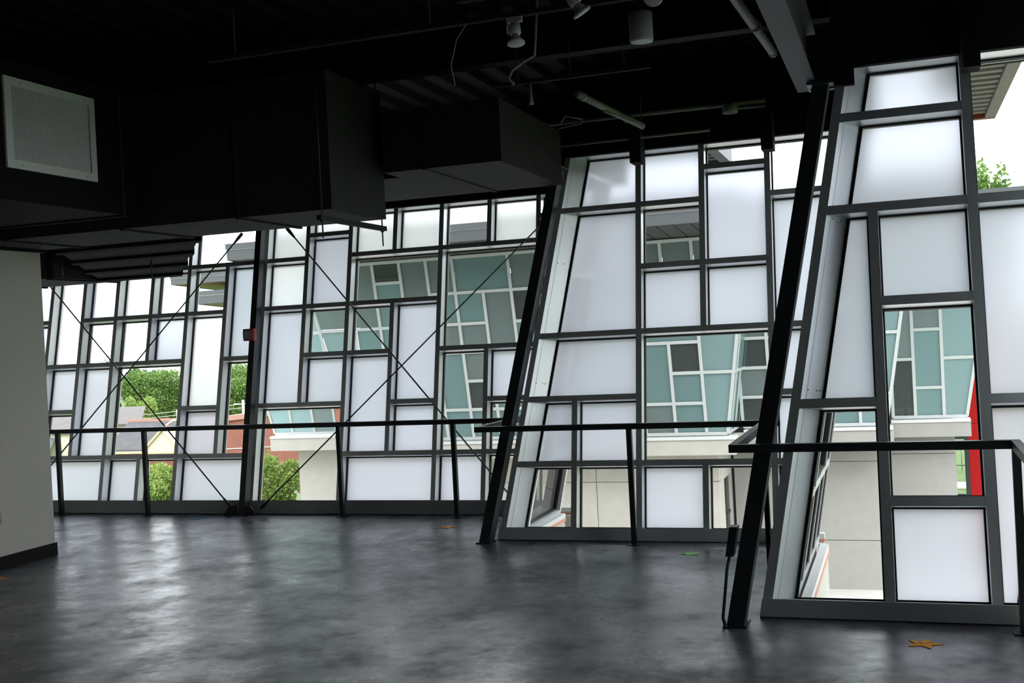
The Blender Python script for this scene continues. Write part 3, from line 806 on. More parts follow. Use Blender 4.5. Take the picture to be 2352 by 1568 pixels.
tube('flex_conduit', [(-2.62, 7.9, 3.72), (-2.66, 7.9, 3.76), (-2.63, 7.9, 3.82), (-2.54, 7.9, 3.875), (-2.45, 7.9, 3.91), (-2.40, 7.9, 4.39)], 0.011, 'grey_pipe', seg=8, label='curved light grey flexible conduit hanging below the deck', category='conduit')
tube('flex_conduit', [(-2.60, 8.24, 3.79), (-2.60, 8.24, 3.70), (-2.60, 8.24, 3.63)], [0.010, 0.010, 0.020], 'grey_pipe', seg=8, label='short white cable drop above the branch duct end', category='conduit')
tube('loose_cable', [(-2.33, 6.19, 3.70), (-2.40, 6.20, 3.62), (-2.45, 6.22, 3.48), (-2.43, 6.22, 3.36)], 0.003, 'grey_pipe', seg=6, label='thin loose cable dangling from the long track', category='cable')
tube('loose_cable', [(-2.5, 6.3, 4.39), (-2.42, 6.3, 3.93), (-2.32, 6.3, 3.885), (-2.20, 6.3, 3.865), (-2.12, 6.3, 3.895), (-2.16, 6.3, 3.86)], 0.008, 'lamp_white', seg=6, label='white armoured cable coil at the top edge of the picture', category='cable')

# ------------------------------------------------------------------ paper stars on the floor
def star(p, r, rot, mat, label, n=5, marks=False):
    v = []
    for k in range(2 * n):
        a = rot + math.pi * k / n
        q = r if k % 2 == 0 else r * .45
        v.append((p[0] + q * math.cos(a), p[1] + q * math.sin(a), 0.001))
    top = [(x, y, 0.004) for x, y, z in v]
    m_ = 2 * n
    f = [tuple(range(m_ - 1, -1, -1)), tuple(range(m_, 2 * m_))] + [(k, (k + 1) % m_, m_ + (k + 1) % m_, m_ + k) for k in range(m_)]
    o = mk('paper_star', v + top, f, mat, label=label, category='paper star', group='paper stars taped to the floor')
    if marks:
        mb = MB()
        for dx, dy, l, an in ((-.03, .01, .05, .9), (-.012, .0, .03, 1.2), (.022, .012, .05, .7), (.04, .02, .02, -.3)):
            c_, s_ = math.cos(an), math.sin(an)
            q = [(p[0] + dx + a * l / 2 * c_ - b2 * .003 * s_, p[1] + dy + a * l / 2 * s_ + b2 * .003 * c_) for a, b2 in ((-1, -1), (1, -1), (1, 1), (-1, 1))]
            mb.add([(x, y, .004) for x, y in q] + [(x, y, .0046) for x, y in q], BF)
        mb.build('handwriting', 'ink', o)
star((0.040, 6.735), 0.105, 0.0, 'paper_orange', 'orange paper star on the floor before the nearest bay', marks=True)
star((-1.72, 9.17), 0.095, 0.4, 'paper_green', 'green paper star on the floor before the middle bay', n=6)
star((-4.35, 10.30), 0.10, 0.2, 'paper_orange', 'orange paper star on the floor before the farthest bay')
star((-7.54, 10.72), 0.10, 0.1, 'paper_blue', 'blue paper star on the floor near the thin column')
star((-7.43, 7.64), 0.09, 0.6, 'paper_orange', 'orange paper star beside the off-white partition at left edge')

# ------------------------------------------------------------------ outdoors: ground
def smooth(t): t = min(1, max(0, t)); return t * t * (3 - 2 * t)
def gz(x, y): return -2.8 - 8.6 * smooth((-x - 13) / 22) * smooth((y - 16) / 62)
gx = np.concatenate([np.linspace(-260, -45, 22), np.linspace(-40, 30, 71), np.linspace(36, 200, 14)])
gy = np.concatenate([np.linspace(-30, 110, 71), np.linspace(116, 300, 16)])
vv = [(x, y, gz(x, y) - .02) for y in gy for x in gx]
nx = len(gx)
ff = [(j * nx + i, j * nx + i + 1, (j + 1) * nx + i + 1, (j + 1) * nx + i) for j in range(len(gy) - 1) for i in range(nx - 1)]
mk('ground', vv, ff, 'grass', smooth=True, kind='structure', label='green lawn and sloping ground around the buildings', category='lawn')
box('terrace', (-13, 4, -2.81), (3.5, 30.5, -2.74), 'terrace', kind='structure', label='pale concrete court between the two buildings', category='paving')
box('path', (-1, 32.3, -2.81), (12, 33.3, -2.76), 'terrace', kind='structure', label='pale path crossing the lawn', category='paving')

# ------------------------------------------------------------------ outdoors: the opposite gallery building, wing by wing
HR = [0.03, 0.55, 1.06, 1.57, 2.07, 2.61, 2.86, 3.22]
OM = {'T': 'opp_teal', 'L': 'opp_teal_light', 'G': 'opp_grey', 'K': 'opp_dark'}
def opp_frame(Y0): return frame((0, Y0, 0.10), UX, (0, -SN, CS), (0, -CS, -SN))
def opp_return(X0, Y0): return frame((X0, Y0, 0.10), (0, 1, 0), (KX, -SN, CS), NX)

def fill(nc, fixed):
    """complete a pane layout at random where the photograph hides it"""
    nr = len(HR) - 1
    used = np.zeros((nc, nr), bool)
    for (i0, j0, i1, j1, t_) in fixed: used[i0:i1, j0:j1] = True
    out = list(fixed)
    rg = random.Random(nc * 13 + len(fixed))
    for i in range(nc):
        j = 0
        while j < nr:
            if used[i, j]: j += 1; continue
            h_ = rg.choice((1, 1, 2))
            k = j
            while k < nr and k < j + h_ and not used[i, k]: k += 1
            used[i, j:k] = True
            out.append((i, j, i + 1, k, rg.choice('TTGTKL')))
            j = k
    return out

def wing(Y0, cols, fixed, label, base, ledge_x, cm='concrete'):
    t = thing('gallery_wing', ((cols[0][0] + cols[-1][0]) / 2, Y0, -2.8), label, 'building', 'wings of the opposite gallery building')
    P = opp_frame(Y0)
    curtain('x', P, cols, HR, fill(len(cols) - 1, fixed), 0.052, '', sill=False, depth=0.02, gl=-0.012, mats=OM, mull_mat='white_aluminium', gasket=False, parent=t)
    a, c2 = ledge_x
    box('sill_flashing', (a, Y0 - .16, 0.04), (c2, Y0 + .2, 0.085), 'flashing_white', t)
    box('ledge', (a, Y0 - .14, -0.21), (c2, Y0 + 1.0, 0.04), cm, t)
    return t

# leftmost small wing
c0 = [(-12.17, -KX), (-11.76, 0), (-11.26, 0), (-10.77, 0)]
w0 = wing(20.1, c0, [(0, 0, 1, 1, 'L'), (1, 0, 2, 1, 'L'), (2, 0, 3, 1, 'G'), (0, 1, 1, 2, 'T'), (1, 1, 3, 2, 'T')], 'leftmost and smallest teal glazed wing of the opposite building', None, (-12.22, -10.73))
for o in w0.children: pass
box('base_wall', (-11.87, 20.45, -2.8), (-10.2, 20.6, -0.2), 'concrete', w0)
# main wing
x_m = [-9.47, -9.11, -8.61, -8.10, -7.60, -7.12, -6.62, -6.12, -5.60, -5.08, -4.57, -4.06, -3.56, -3.06, -2.73]
c1 = [(x_m[0], -KX)] + [(x, 0) for x in x_m[1:-1]] + [(x_m[-1], KX)]
fix1 = [(0, 4, 2, 7, 'G'), (2, 6, 3, 7, 'K'), (2, 4, 3, 6, 'T'), (3, 4, 4, 7, 'G'), (4, 5, 5, 7, 'G'), (4, 4, 5, 5, 'T'), (0, 2, 1, 4, 'L'), (1, 2, 2, 4, 'T'), (2, 3, 3, 4, 'T'),
        (5, 5, 7, 7, 'T'), (5, 4, 6, 5, 'T'), (5, 3, 6, 4, 'G'), (4, 3, 5, 4, 'G'), (6, 3, 7, 5, 'G'), (7, 5, 8, 7, 'G'), (7, 4, 8, 5, 'K'), (7, 3, 8, 4, 'T'),
        (4, 1, 5, 3, 'T'), (4, 0, 5, 1, 'T'), (5, 2, 6, 3, 'G'), (5, 1, 6, 2, 'K'), (5, 0, 6, 1, 'T'), (6, 1, 7, 3, 'T'), (6, 0, 7, 1, 'T'),
        (11, 1, 12, 3, 'T'), (11, 0, 12, 1, 'G'), (12, 2, 13, 3, 'K'), (12, 1, 13, 2, 'T'), (12, 0, 13, 1, 'T'), (11, 3, 13, 4, 'T'), (13, 2, 14, 4, 'L'), (13, 0, 14, 2, 'L'),
        (12, 5, 13, 7, 'G'), (11, 5, 12, 7, 'G'), (13, 6, 14, 7, 'G')]
w1 = wing(18.3, c1, fix1, 'long main teal glazed wing of the opposite building', None, (-9.55, -2.60))
PR = opp_return(-2.73, 18.3)
curtain('x', PR, [(0.05, 0), (0.30, 0), (0.75, 0), (1.2, 0)], HR, [(0, 0, 1, 2, 'L'), (1, 0, 2, 2, 'T'), (2, 0, 3, 2, 'T'), (0, 2, 1, 4, 'L'), (1, 2, 3, 4, 'T'), (0, 4, 3, 7, 'T')], 0.05, '', sill=False, depth=0.02, gl=-0.012, mats=OM, mull_mat='white_aluminium', gasket=False, parent=w1)
# concrete base of the main wing as separate cast panels
def base_panels(par, x0, x1, y, n, zs=(-2.8, -1.72, -0.70, -0.2), th=.14, cm='concrete'):
    e = 0.006
    for k in range(n):
        a, c2 = x0 + (x1 - x0) * k / n, x0 + (x1 - x0) * (k + 1) / n
        for z0_, z1_ in zip(zs[:-1], zs[1:]):
            box('base_panel', (a + e, y, z0_ + e), (c2 - e, y + th, z1_ - e), cm, par)
base_panels(w1, -9.25, -2.95, 18.62, 3)
box('base_core', (-9.24, 18.65, -2.8), (-3.05, 18.80, -0.2), 'concrete', w1)
# return of the base with its door
for (y0_, y1_, z0_, z1_) in ((18.76, 19.10, -2.8, -.2), (19.95, 20.1, -2.8, -.2), (19.10, 19.95, -0.72, -.2)):
    box('base_panel', (-3.09, y0_, z0_), (-2.95, y1_, z1_), 'concrete', w1)
dr = box('door', (-3.05, 19.12, -2.78), (-3.00, 19.93, -0.74), 'door_black', w1)
for z in (-2.1, -1.42): box('door_rail', (-3.0, 19.12, z), (-2.985, 19.93, z + .06), 'beam_grey', dr)
box('door_stile', (-3.0, 19.50, -2.78), (-2.985, 19.56, -0.74), 'beam_grey', dr)
# second wing
c2_ = [(-2.62, 0), (-2.13, 0), (-1.66, 0), (-1.18, 0), (-0.70, 0), (-0.30, KX)]
w2 = wing(19.4, c2_, [(0, 2, 1, 3, 'K'), (0, 1, 1, 2, 'G'), (0, 3, 1, 4, 'G'), (0, 0, 1, 1, 'K'), (1, 0, 2, 2, 'K'), (3, 0, 4, 1, 'T'), (4, 0, 5, 1, 'L'), (4, 1, 5, 3, 'L'), (4, 3, 5, 5, 'L')], 'middle set-back teal glazed wing of the opposite building', None, (-2.60, -0.20), 'concrete_shaded')
PR = opp_return(-0.30, 19.4)
curtain('x', PR, [(0.05, 0), (0.45, 0), (0.85, 0), (1.25, 0)], HR, [(0, 0, 1, 3, 'T'), (1, 0, 2, 2, 'L'), (2, 0, 3, 2, 'L'), (1, 2, 3, 4, 'L'), (0, 3, 1, 5, 'L'), (1, 4, 3, 7, 'T'), (0, 5, 1, 7, 'T')], 0.05, '', sill=False, depth=0.02, gl=-0.012, mats=OM, mull_mat='white_aluminium', gasket=False, parent=w2)
base_panels(w2, -2.9, -0.36, 19.95, 2, zs=(-2.8, -1.9, -0.55, -0.2), cm='concrete_shaded')
box('base_core', (-2.89, 19.98, -2.8), (-0.4, 20.1, -0.2), 'concrete_shaded', w2)
# third wing
c3_ = [(-0.20, 0), (0.168, 0), (0.63, 0), (0.985, KX)]
w3 = wing(20.6, c3_, [(0, 0, 1, 2, 'K'), (0, 2, 1, 5, 'G'), (1, 0, 2, 1, 'T'), (1, 1, 2, 3, 'T'), (1, 3, 2, 4, 'G'), (2, 0, 3, 2, 'L'), (2, 2, 3, 5, 'L')], 'rightmost teal glazed wing of the opposite building beside the red panel', None, (-0.24, 1.04), 'concrete_shaded')
PR = opp_return(0.985, 20.6)
curtain('x', PR, [(0.05, 0), (0.8, 0), (1.6, 0)], HR, [(0, 0, 1, 2, 'T'), (1, 0, 2, 2, 'T'), (0, 2, 2, 5, 'L'), (0, 5, 2, 7, 'T')], 0.05, '', sill=False, depth=0.02, gl=-0.012, mats=OM, mull_mat='white_aluminium', gasket=False, parent=w3)
base_panels(w3, -0.30, 0.80, 20.95, 1, zs=(-2.8, -0.55, -0.2), cm='concrete_shaded')
box('base_core', (-0.29, 20.98, -2.8), (0.78, 21.1, -0.2), 'concrete_shaded', w3)
# shared floor slab and back of the building
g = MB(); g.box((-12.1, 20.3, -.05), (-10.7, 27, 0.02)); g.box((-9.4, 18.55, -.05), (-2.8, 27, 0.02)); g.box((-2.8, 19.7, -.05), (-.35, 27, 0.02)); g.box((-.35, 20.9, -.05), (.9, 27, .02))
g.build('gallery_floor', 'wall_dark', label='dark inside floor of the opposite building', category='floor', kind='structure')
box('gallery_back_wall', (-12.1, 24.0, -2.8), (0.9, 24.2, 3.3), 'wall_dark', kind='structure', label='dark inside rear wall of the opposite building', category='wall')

# handwheel seen inside the third wing
t = thing('handwheel', (0.02, 20.95, 0.02), 'dark spoked wheel inside the window of the rightmost wing', 'wheel')
wc = Vector((0.01, 20.80, 0.51))
ringp = [tuple(wc + .13 * Vector((math.cos(a), 0, math.sin(a)))) for a in np.linspace(0, 2 * math.pi, 25)]
tube('rim', ringp, 0.022, 'wheel_black', t, seg=8)
for k in range(5):
    a = 2 * math.pi * k / 5
    tube('spoke', [tuple(wc), tuple(wc + .12 * Vector((math.cos(a), 0, math.sin(a))))], 0.008, 'wheel_black', t, seg=6)
tube('stand', [(wc.x, wc.y + .03, 0.02), tuple(wc + Vector((0, .03, 0)))], 0.03, 'wheel_black', t, seg=8)

# roofs of the opposite building
def roof(x0, x1, yf, yb, zf, zb, hh, label, smat='soffit_dark', pitch=.26, group='roofs of the opposite building'):
    t = thing('gallery_roof', ((x0 + x1) / 2, yf, zf), label, 'roof', group)
    vv = [(x0, yf, zf), (x1, yf, zf), (x1, yb, zb), (x0, yb, zb), (x0, yf, zf + hh), (x1, yf, zf + hh), (x1, yb, zb + hh + .2), (x0, yb, zb + hh + .2)]
    vv = [(x, y, z + .03) if i < 4 else (x, y, z) for i, (x, y, z) in enumerate(vv)]
    mk('roof_slab', vv, BF, smat, t)
    box('fascia_lower', (x0 - .02, yf - .03, zf), (x1 + .02, yf, zf + hh * .62), 'fascia_grey', t)
    box('fascia_upper', (x0 - .03, yf - .05, zf + hh * .66), (x1 + .03, yf, zf + hh), 'fascia_grey', t)
    box('drip_line', (x0 - .02, yf - .035, zf + hh * .62), (x1 + .02, yf, zf + hh * .66), 'flashing_white', t)
    for xe in (x0, x1):
        s = -1 if xe == x0 else 1
        va = [(xe, yf, zf), (xe + s * .03, yf, zf), (xe + s * .03, yb, zb), (xe, yb, zb), (xe, yf, zf + hh), (xe + s * .03, yf, zf + hh), (xe + s * .03, yb, zb + hh), (xe, yb, zb + hh)]
        mk('end_fascia', va, BF, 'fascia_grey', t)
    x = x0 + .02
    while x < x1 - .1:
        mk('soffit_board', [(x, yf, zf + .012), (x + pitch - .02, yf, zf + .012), (x + pitch - .02, yb, zb + .012), (x, yb, zb + .012), (x, yf, zf + .03), (x + pitch - .02, yf, zf + .03), (x + pitch - .02, yb, zb + .03), (x, yb, zb + .03)], BF, smat, t)
        x += pitch
    return t
roof(-10.66, -2.05, 16.4, 18.2, 3.385, 3.24, 0.28, 'grey edged roof over the long main wing opposite')
roof(-2.0, 2.2, 18.0, 21.0, 3.40, 3.26, 0.28, 'grey edged roof over the set-back wings opposite')
box('gallery_roof_deck', (-12.0, 20.3, 3.42), (-10.5, 24.2, 3.60), 'fascia_grey', kind='structure', label='flat roof deck over the smallest wing', category='roof')
box('gallery_roof_deck', (-10.5, 18.1, 3.42), (1.0, 24.2, 3.60), 'fascia_grey', kind='structure', label='flat roof deck of the opposite building', category='roof')
roof(-17.29, -11.0, 24.0, 27.5, 3.60, 3.45, 0.24, 'upper of two brown slatted roof corners at far left', smat='soffit_brown', pitch=.2)
roof(-16.52, -11.0, 23.9, 27.0, 3.07, 2.90, 0.32, 'lower of two brown slatted roof corners at far left', smat='soffit_brown', pitch=.2)

# red panel wall and dark landing rails beside the third wing
t = thing('red_pylon', (1.3, 22.2, -2.8), 'tall glossy red panel wall beside the opposite building', 'red wall')
for z0_, z1_ in ((-2.8, -1.55), (-1.54, -.15), (-.14, 1.35), (1.36, 3.2)):
    box('red_panel', (1.07, 22.1, z0_), (1.62, 22.3, z1_), 'red_panel', t)
t = thing('landing_frame', (1.0, 22.0, -2.8), 'black steel landing frame left of the red panel', 'steel frame')
box('post', (0.99, 22.05, -2.8), (1.065, 22.15, 0.05), 'black_steel', t)
for z in (-.42, -0.62, -1.52): box('rail', (0.70, 22.05, z), (0.99, 22.12, z + .10), 'black_steel', t)

# ------------------------------------------------------------------ outdoors: fence on the lawn
t = thing('garden_fence', (2.5, 36, -2.8), 'low dark metal fence on the lawn', 'fence')
for k in range(22):
    x = 0.4 + k * .16
    tube('picket', [(x, 36, -2.8), (x, 36, -2.05)], 0.008, 'black_steel', t, seg=5)
for z in (-2.65, -2.12): box('fence_rail', (0.3, 35.99, z), (3.9, 36.01, z + .025), 'black_steel', t)

# ------------------------------------------------------------------ outdoors: houses far left
KH = 2.1
def far(x, y, z): return (x * KH, y * KH, EYE + (z - EYE) * KH)
t = thing('shingled_house', far(-33.5, 44.5, -5), 'house with dark shingled roof and cream gable behind the farthest bay', 'house')
def P4(*pts): return [far(*p) for p in pts]
mk('roof', P4((-36.0, 44, -2.60), (-33.85, 44, -2.60), (-32.9, 46.0, -1.36), (-36.0, 46.0, -1.36), (-36.0, 44, -2.52), (-33.85, 44, -2.52), (-32.9, 46.0, -1.28), (-36.0, 46.0, -1.28)), BF, 'shingle_grey', t)
mk('eave_gutter', P4((-36.0, 43.9, -2.70), (-33.80, 43.9, -2.70), (-33.80, 44.0, -2.70), (-36.0, 44.0, -2.70), (-36.0, 43.9, -2.60), (-33.80, 43.9, -2.60), (-33.80, 44.0, -2.60), (-36, 44.0, -2.60)), BF, 'cream_trim', t)
mk('ridge_cap', P4((-36.0, 45.9, -1.36), (-32.9, 45.9, -1.36), (-32.9, 46.0, -1.36), (-36.0, 46.0, -1.36), (-36.0, 45.9, -1.22), (-32.9, 45.9, -1.22), (-32.9, 46.0, -1.22), (-36, 46.0, -1.22)), BF, 'brick_cap', t)
mk('house_wall', P4((-36.0, 44.2, -5.2), (-33.9, 44.2, -5.2), (-33.9, 46.5, -5.2), (-36, 46.5, -5.2), (-36.0, 44.2, -2.66), (-33.9, 44.2, -2.66), (-33.9, 46.5, -2.66), (-36, 46.5, -2.66)), BF, 'brick_red', t)
gb = thing('gable_porch', far(-32.6, 44.4, -5), 'cream sided gable end right of the shingled roof', 'house')
A_, B_, C_ = (-33.75, 44.0, -2.62), (-31.75, 44.0, -2.62), (-32.62, 44.0, -1.62)
mk('gable_siding', P4(A_, B_, C_, (-33.75, 44.6, -2.62), (-31.75, 44.6, -2.62), (-32.62, 44.6, -1.62)), [(0, 1, 2), (5, 4, 3), (0, 3, 4, 1), (1, 4, 5, 2), (2, 5, 3, 0)], 'cream_siding', gb)
for k in range(7):
    f = (k + .5) / 7.5
    z = -2.60 + .95 * f
    xa, xb = -33.75 + 1.13 * f, -31.75 - .87 * f
    mk('siding_board', P4((xa, 43.985, z - .05), (xb, 43.985, z - .05), (xb, 44.0, z - .05), (xa, 44.0, z - .05), (xa, 43.995, z + .05), (xb, 43.995, z + .05), (xb, 44.0, z + .05), (xa, 44.0, z + .05)), BF, 'cream_siding', gb)
for (p, q) in ((A_, C_), (B_, C_)):
    p, q = np.array(p), np.array(q)
    vv = [tuple(p + (0, -.12, -.02)), tuple(q + (0, -.12, -.02)), tuple(q + (0, .7, -.02)), tuple(p + (0, .7, -.02)), tuple(p + (0, -.12, .10)), tuple(q + (0, -.12, .10)), tuple(q + (0, .7, .10)), tuple(p + (0, .7, .10))]
    mk('rake_board', [far(*a) for a in vv], BF, 'cream_trim', gb)
mk('porch_wall', P4((-33.5, 44.1, -5.2), (-31.9, 44.1, -5.2), (-31.9, 44.6, -5.2), (-33.5, 44.6, -5.2), (-33.5, 44.1, -2.72), (-31.9, 44.1, -2.72), (-31.9, 44.6, -2.72), (-33.5, 44.6, -2.72)), BF, 'brick_red', gb)
mk('gable_beam', P4((-33.8, 43.9, -2.72), (-31.7, 43.9, -2.72), (-31.7, 44.2, -2.72), (-33.8, 44.2, -2.72), (-33.8, 43.9, -2.62), (-31.7, 43.9, -2.62), (-31.7, 44.2, -2.62), (-33.8, 44.2, -2.62)), BF, 'cream_trim', gb)
t = thing('brown_roofed_house', far(-42, 48, -5), 'house with faded brown roof at the far left edge', 'house')
mk('roof', P4((-44.5, 48, -2.05), (-41.2, 48, -2.05), (-41.2, 51, -1.05), (-44.5, 51, -1.05), (-44.5, 48, -1.97), (-41.2, 48, -1.97), (-41.2, 51, -.97), (-44.5, 51, -.97)), BF, 'shingle_brown', t)
mk('house_wall', P4((-44.4, 48.2, -5), (-41.3, 48.2, -5), (-41.3, 51, -5), (-44.4, 51, -5), (-44.4, 48.2, -2.05), (-41.3, 48.2, -2.05), (-41.3, 51, -2.05), (-44.4, 51, -2.05)), BF, 'cream_siding', t)
mk('lower_roof', P4((-44.5, 46.5, -3.1), (-41.6, 46.5, -3.1), (-42.4, 48.1, -2.3), (-44.5, 48.1, -2.3), (-44.5, 46.5, -3.02), (-41.6, 46.5, -3.02), (-42.4, 48.1, -2.22), (-44.5, 48.1, -2.22)), BF, 'shingle_grey', t)
t = thing('grey_roofed_house', far(-36.5, 52, -5), 'house with plain grey roof below the large tree', 'house')
mk('roof', P4((-44.5, 52, -1.95), (-40.0, 52, -1.95), (-41.9, 55, -1.15), (-44.5, 55, -1.15), (-44.5, 52, -1.87), (-40.0, 52, -1.87), (-41.9, 55, -1.07), (-44.5, 55, -1.07)), BF, 'shingle_brown', t)
mk('house_wall', P4((-44.4, 52.2, -5), (-40.2, 52.2, -5), (-40.2, 55, -5), (-44.4, 55, -5), (-44.4, 52.2, -1.95), (-40.2, 52.2, -1.95), (-40.2, 55, -1.95), (-44.4, 55, -1.95)), BF, 'cream_siding', t)
t = thing('brick_building', far(-25, 40, -5), 'plain red brick building behind the thin column', 'building')
mk('wall', P4((-27.6, 40, -5.3), (-23.9, 40, -5.3), (-23.2, 44, -5.3), (-27.6, 44, -5.3), (-27.6, 40, -1.10), (-23.9, 40, -0.78), (-23.2, 44, -0.78), (-27.6, 44, -1.10)), BF, 'brick_red', t)
mk('coping', P4((-27.65, 39.9, -1.10), (-23.85, 39.9, -0.78), (-23.1, 44, -.78), (-27.65, 44, -1.10), (-27.65, 39.9, -0.90), (-23.85, 39.9, -0.58), (-23.1, 44, -.58), (-27.65, 44, -.90)), BF, 'brick_cap', t)
for z in (-2.2,):
    mk('wall_band', P4((-27.6, 39.97, z), (-23.9, 39.97, z + .1), (-23.9, 40, z + .1), (-27.6, 40, z), (-27.6, 39.97, z + .03), (-23.9, 39.97, z + .13), (-23.9, 40, z + .13), (-27.6, 40, z + .03)), BF, 'flashing_white', t)
KH = 1.7
t = thing('wooden_deck', far(-20.4, 34, -4.5), 'slatted wooden deck railing behind the green shrub', 'deck')
mk('deck_beam', P4((-21.2, 34, -2.55), (-19.3, 34, -2.55), (-19.3, 35, -2.55), (-21.2, 35, -2.55), (-21.2, 34, -2.45), (-19.3, 34, -2.45), (-19.3, 35, -2.45), (-21.2, 35, -2.45)), BF, 'wood_tan', t)
for k in range(18):
    x = -20.85 + k * .085
    mk('picket', P4((x, 34, -2.45), (x + .07, 34, -2.45), (x + .07, 34.03, -2.45), (x, 34.03, -2.45), (x, 34, -2.06), (x + .07, 34, -2.06), (x + .07, 34.03, -2.06), (x, 34.03, -2.06)), BF, 'wood_tan', t)
for x in (-21.0, -20.2, -19.5):
    mk('deck_post', P4((x, 34.1, -4.8), (x + .08, 34.1, -4.8), (x + .08, 34.2, -4.8), (x, 34.2, -4.8), (x, 34.1, -2.0), (x + .08, 34.1, -2.0), (x + .08, 34.2, -2.0), (x, 34.2, -2.0)), BF, 'wood_dark', t)
t = thing('white_cabinet', far(-17.9, 30, -4), 'small white box standing behind the green shrub', 'box')
mk('body', P4((-18.1, 30, -2.64), (-17.72, 30, -2.64), (-17.72, 30.4, -2.64), (-18.1, 30.4, -2.64), (-18.1, 30, -2.40), (-17.72, 30, -2.40), (-17.72, 30.4, -2.40), (-18.1, 30.4, -2.40)), BF, 'white_plain', t)
mk('stand', P4((-18.1, 30.02, -3.9), (-17.70, 30.02, -3.9), (-17.70, 30.4, -3.9), (-18.1, 30.4, -3.9), (-18.1, 30.02, -2.66), (-17.70, 30.02, -2.66), (-17.70, 30.4, -2.66), (-18.1, 30.4, -2.66)), BF, 'wood_dark', t)
# utility poles
KH = 2.1
def pole(x, y, ztop, r, label, lamp=False):
    p = far(x, y, ztop); zb = gz(p[0], p[1])
    t = thing('utility_pole', (p[0], p[1], zb), label, 'utility pole', 'utility poles beyond the houses')
    tube('shaft', [(p[0], p[1], zb), p], [r * 1.15, r], 'pole_wood', t, seg=10)
    if lamp:
        tube('lamp_arm', [(p[0], p[1], p[2] - .9), (p[0] - .6, p[1] - .2, p[2] - 1.0), (p[0] - 1.2, p[1] - .3, p[2] - 1.4)], .08, 'white_plain', t, seg=8)
        box('lamp_head', (p[0] - 1.5, p[1] - .5, p[2] - 1.65), (p[0] - 1.0, p[1] - .1, p[2] - 1.4), 'brick_cap', t)
    else:
        tube('cross_arm', [(p[0] - 1.4, p[1], p[2] - .5), (p[0] + 1.4, p[1], p[2] - .5)], .07, 'pole_wood', t, seg=6)
    return p
pole(-30.64, 42.5, -0.62, 0.21, 'thick pale utility pole with lamp arm beside the cream gable', lamp=True)
p2 = pole(-38.52, 60, -1.16, 0.17, 'slim utility pole with crossarm above the brick building')
t = thing('overhead_wires', (p2[0] - 20, p2[1], p2[2] - 1), 'thin overhead wires left of the slim pole', 'wires')
for k in range(2):
    tube('wire', [(p2[0], p2[1], p2[2] - .5 - k * .5), (p2[0] - 12, p2[1] - 3, p2[2] - 1.3 - k * .5), (p2[0] - 30, p2[1] - 8, p2[2] - .9 - k * .5)], .035, 'pole_wood', t, seg=5)

# ------------------------------------------------------------------ outdoors: trees and shrubs
def leaves(name, blobs, n, size, mat, parent):
    v = np.zeros((n * 4, 3)); q = 0
    w = np.array([b2[3] * b2[4] for b2 in blobs]); cnt = (w / w.sum() * n).astype(int); cnt[0] += n - cnt.sum()
    for (x, y, z, rx, rz), m_ in zip(blobs, cnt):
        dr_ = RNG.normal(size=(m_, 3)); dr_ /= np.linalg.norm(dr_, axis=1)[:, None]
        rad = 0.55 + 0.50 * RNG.random(m_)
        c_ = np.array([x, y, z]) + dr_ * rad[:, None] * np.array([rx, rx, rz])
        a = RNG.normal(size=(m_, 3)); a /= np.linalg.norm(a, axis=1)[:, None]
        b2 = np.cross(a, RNG.normal(size=(m_, 3))); b2 /= np.linalg.norm(b2, axis=1)[:, None]
        s = size * (.6 + .8 * RNG.random(m_))[:, None]
        quad = np.stack([c_ - a * s, c_ + b2 * s * .6, c_ + a * s, c_ - b2 * s * .6], 1).reshape(-1, 3)
        v[q:q + 4 * m_] = quad; q += 4 * m_
    f = [(4 * i, 4 * i + 1, 4 * i + 2, 4 * i + 3) for i in range(n)]
    return mk(name, v, f, mat, parent, kind='stuff')

def tree(base, h, rad, mat, label, n=3500, size=.3, crown=.35, nb=11, seed=1, group='trees around the buildings'):
    x, y, z = base
    t = thing('leafy_tree', base, label, 'tree', group)
    tube('trunk', [(x, y, z), (x + .1, y, z + h * .35), (x, y, z + h * .75)], [h * .028, h * .022, h * .008], 'bark', t, seg=8)
    rg = random.Random(seed)
    bl = [(x, y, z + h * (1 + crown) / 2, rad * .75, h * (1 - crown) / 2)]
    for k in range(nb):
        a = 2 * math.pi * k / nb + rg.random()
        zz = z + h * (crown + (1 - crown) * (.12 + .76 * rg.random()))
        q = rad * (.45 + .3 * rg.random())
        bl.append((x + q * math.cos(a), y + q * math.sin(a), zz, rad * (.32 + .2 * rg.random()), h * .13 * (1 + rg.random())))
        if k < 4:
            tube('branch', [(x, y, z + h * .35), (x + q * .5 * math.cos(a), y + q * .5 * math.sin(a), zz - h * .1)], [h * .012, h * .005], 'bark', t, seg=6)
    leaves('foliage', bl, n, size, mat, t)
    return t

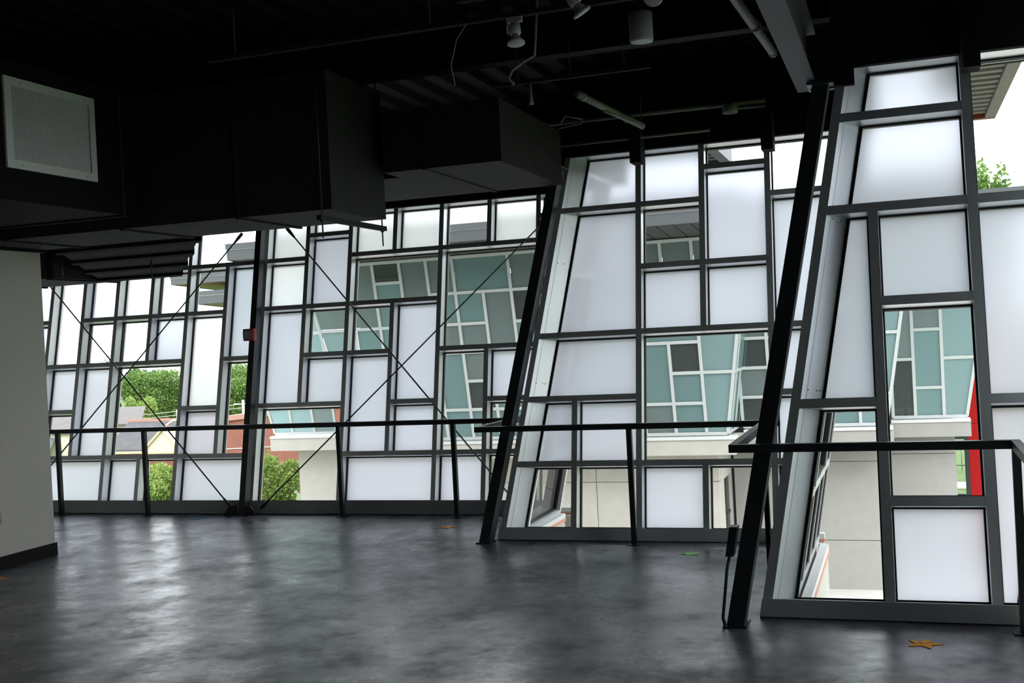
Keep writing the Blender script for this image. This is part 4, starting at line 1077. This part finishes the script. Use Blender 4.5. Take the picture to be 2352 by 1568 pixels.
KH = 1.8
def tg(x, y): return (x, y, gz(x, y))
def ftree(px_x, Y, top, rad, mat, label, **k):
    p = far(px_x, Y, top)
    b3 = tg(p[0], p[1])
    return tree(b3, (p[2] - b3[2]) * .93, rad * KH, mat, label, **k)
ftree(-56.2, 75, 0.85, 2.2, 'leaf_mid', 'large rounded green tree filling the clear pane behind the houses', n=60000, size=.15, crown=.12, nb=18, seed=3)
ftree(-59.4, 78, 1.1, 1.3, 'leaf_dark', 'dark tree at the left of the large rounded tree', n=20000, size=.16, crown=.15, seed=4)
ftree(-53.0, 80, 1.5, 1.8, 'leaf_dark', 'dark tree at the right of the large rounded tree', n=22000, size=.16, crown=.15, seed=5)
ftree(-49.0, 76, 1.4, 2.0, 'leaf_mid', 'green tree rising behind the brick building', n=36000, size=.15, crown=.15, seed=6)
ftree(-61.3, 76, 2.4, .9, 'leaf_dark', 'slim dark tree whose tip shows at far left', n=8000, size=.2, crown=.2, seed=7)
ftree(-53.8, 70, -1.2, 1.2, 'leaf_bright', 'low bright green tree below the large rounded tree', n=20000, size=.13, crown=.1, seed=8)
ftree(-45.0, 80, 1.6, 2.2, 'leaf_dark', 'dark tree hidden between the brick building and opposite wing', n=9000, size=.3, crown=.12, seed=9)

def shrub(base, h, rad, mat, label, n=1600, size=.055, seed=1):
    x, y, z = base
    t = thing('leafy_shrub', base, label, 'shrub', 'shrubs near the windows')
    rg = random.Random(seed)
    for k in range(5):
        a = 2 * math.pi * k / 5 + .4
        tube('stem', [(x, y, z), (x + rad * .4 * math.cos(a), y + rad * .4 * math.sin(a), z + h * .7)], [.03, .012], 'bark', t, seg=5)
    bl = [(x, y, z + h * .55, rad * .6, h * .42)]
    for k in range(9):
        a = 2 * math.pi * rg.random(); q = rad * (.3 + .5 * rg.random())
        bl.append((x + q * math.cos(a), y + q * math.sin(a), z + h * (.25 + .65 * rg.random()), rad * .28, h * .14))
    leaves('foliage', bl, n, size, mat, t)
shrub((-14.9, 24.0, gz(-14.9, 24.0)), 2.25, 0.9, 'leaf_bright', 'feathery bright green shrub left of the opposite building', n=11000, size=.04, seed=2)
shrub((-17.7, 23.6, gz(-17.7, 23.6)), 2.05, 1.0, 'leaf_bright', 'green shrub outside the low clear pane of the farthest bay', n=12000, size=.04, seed=3)
shrub((2.6, 14.0, -2.8), 2.6, 1.0, 'leaf_mid', 'green shrub on the lawn right of the nearest bay', n=2500, seed=4)
tree((3.40, 45, -2.8), 9.75, 0.8, 'leaf_mid', 'tall tree whose crown tops the nearest bay transom at right', n=9000, size=.085, crown=.5, nb=14, seed=12)
tree((9.5, 30, -2.8), 7.0, 3.0, 'leaf_mid', 'broad tree on the lawn right of the court', n=5000, size=.3, crown=.1, nb=14, seed=13)
tree((16, 27, -2.8), 8.5, 3.4, 'leaf_mid', 'second broad tree farther right on the lawn', n=5000, size=.3, crown=.1, nb=14, seed=14)
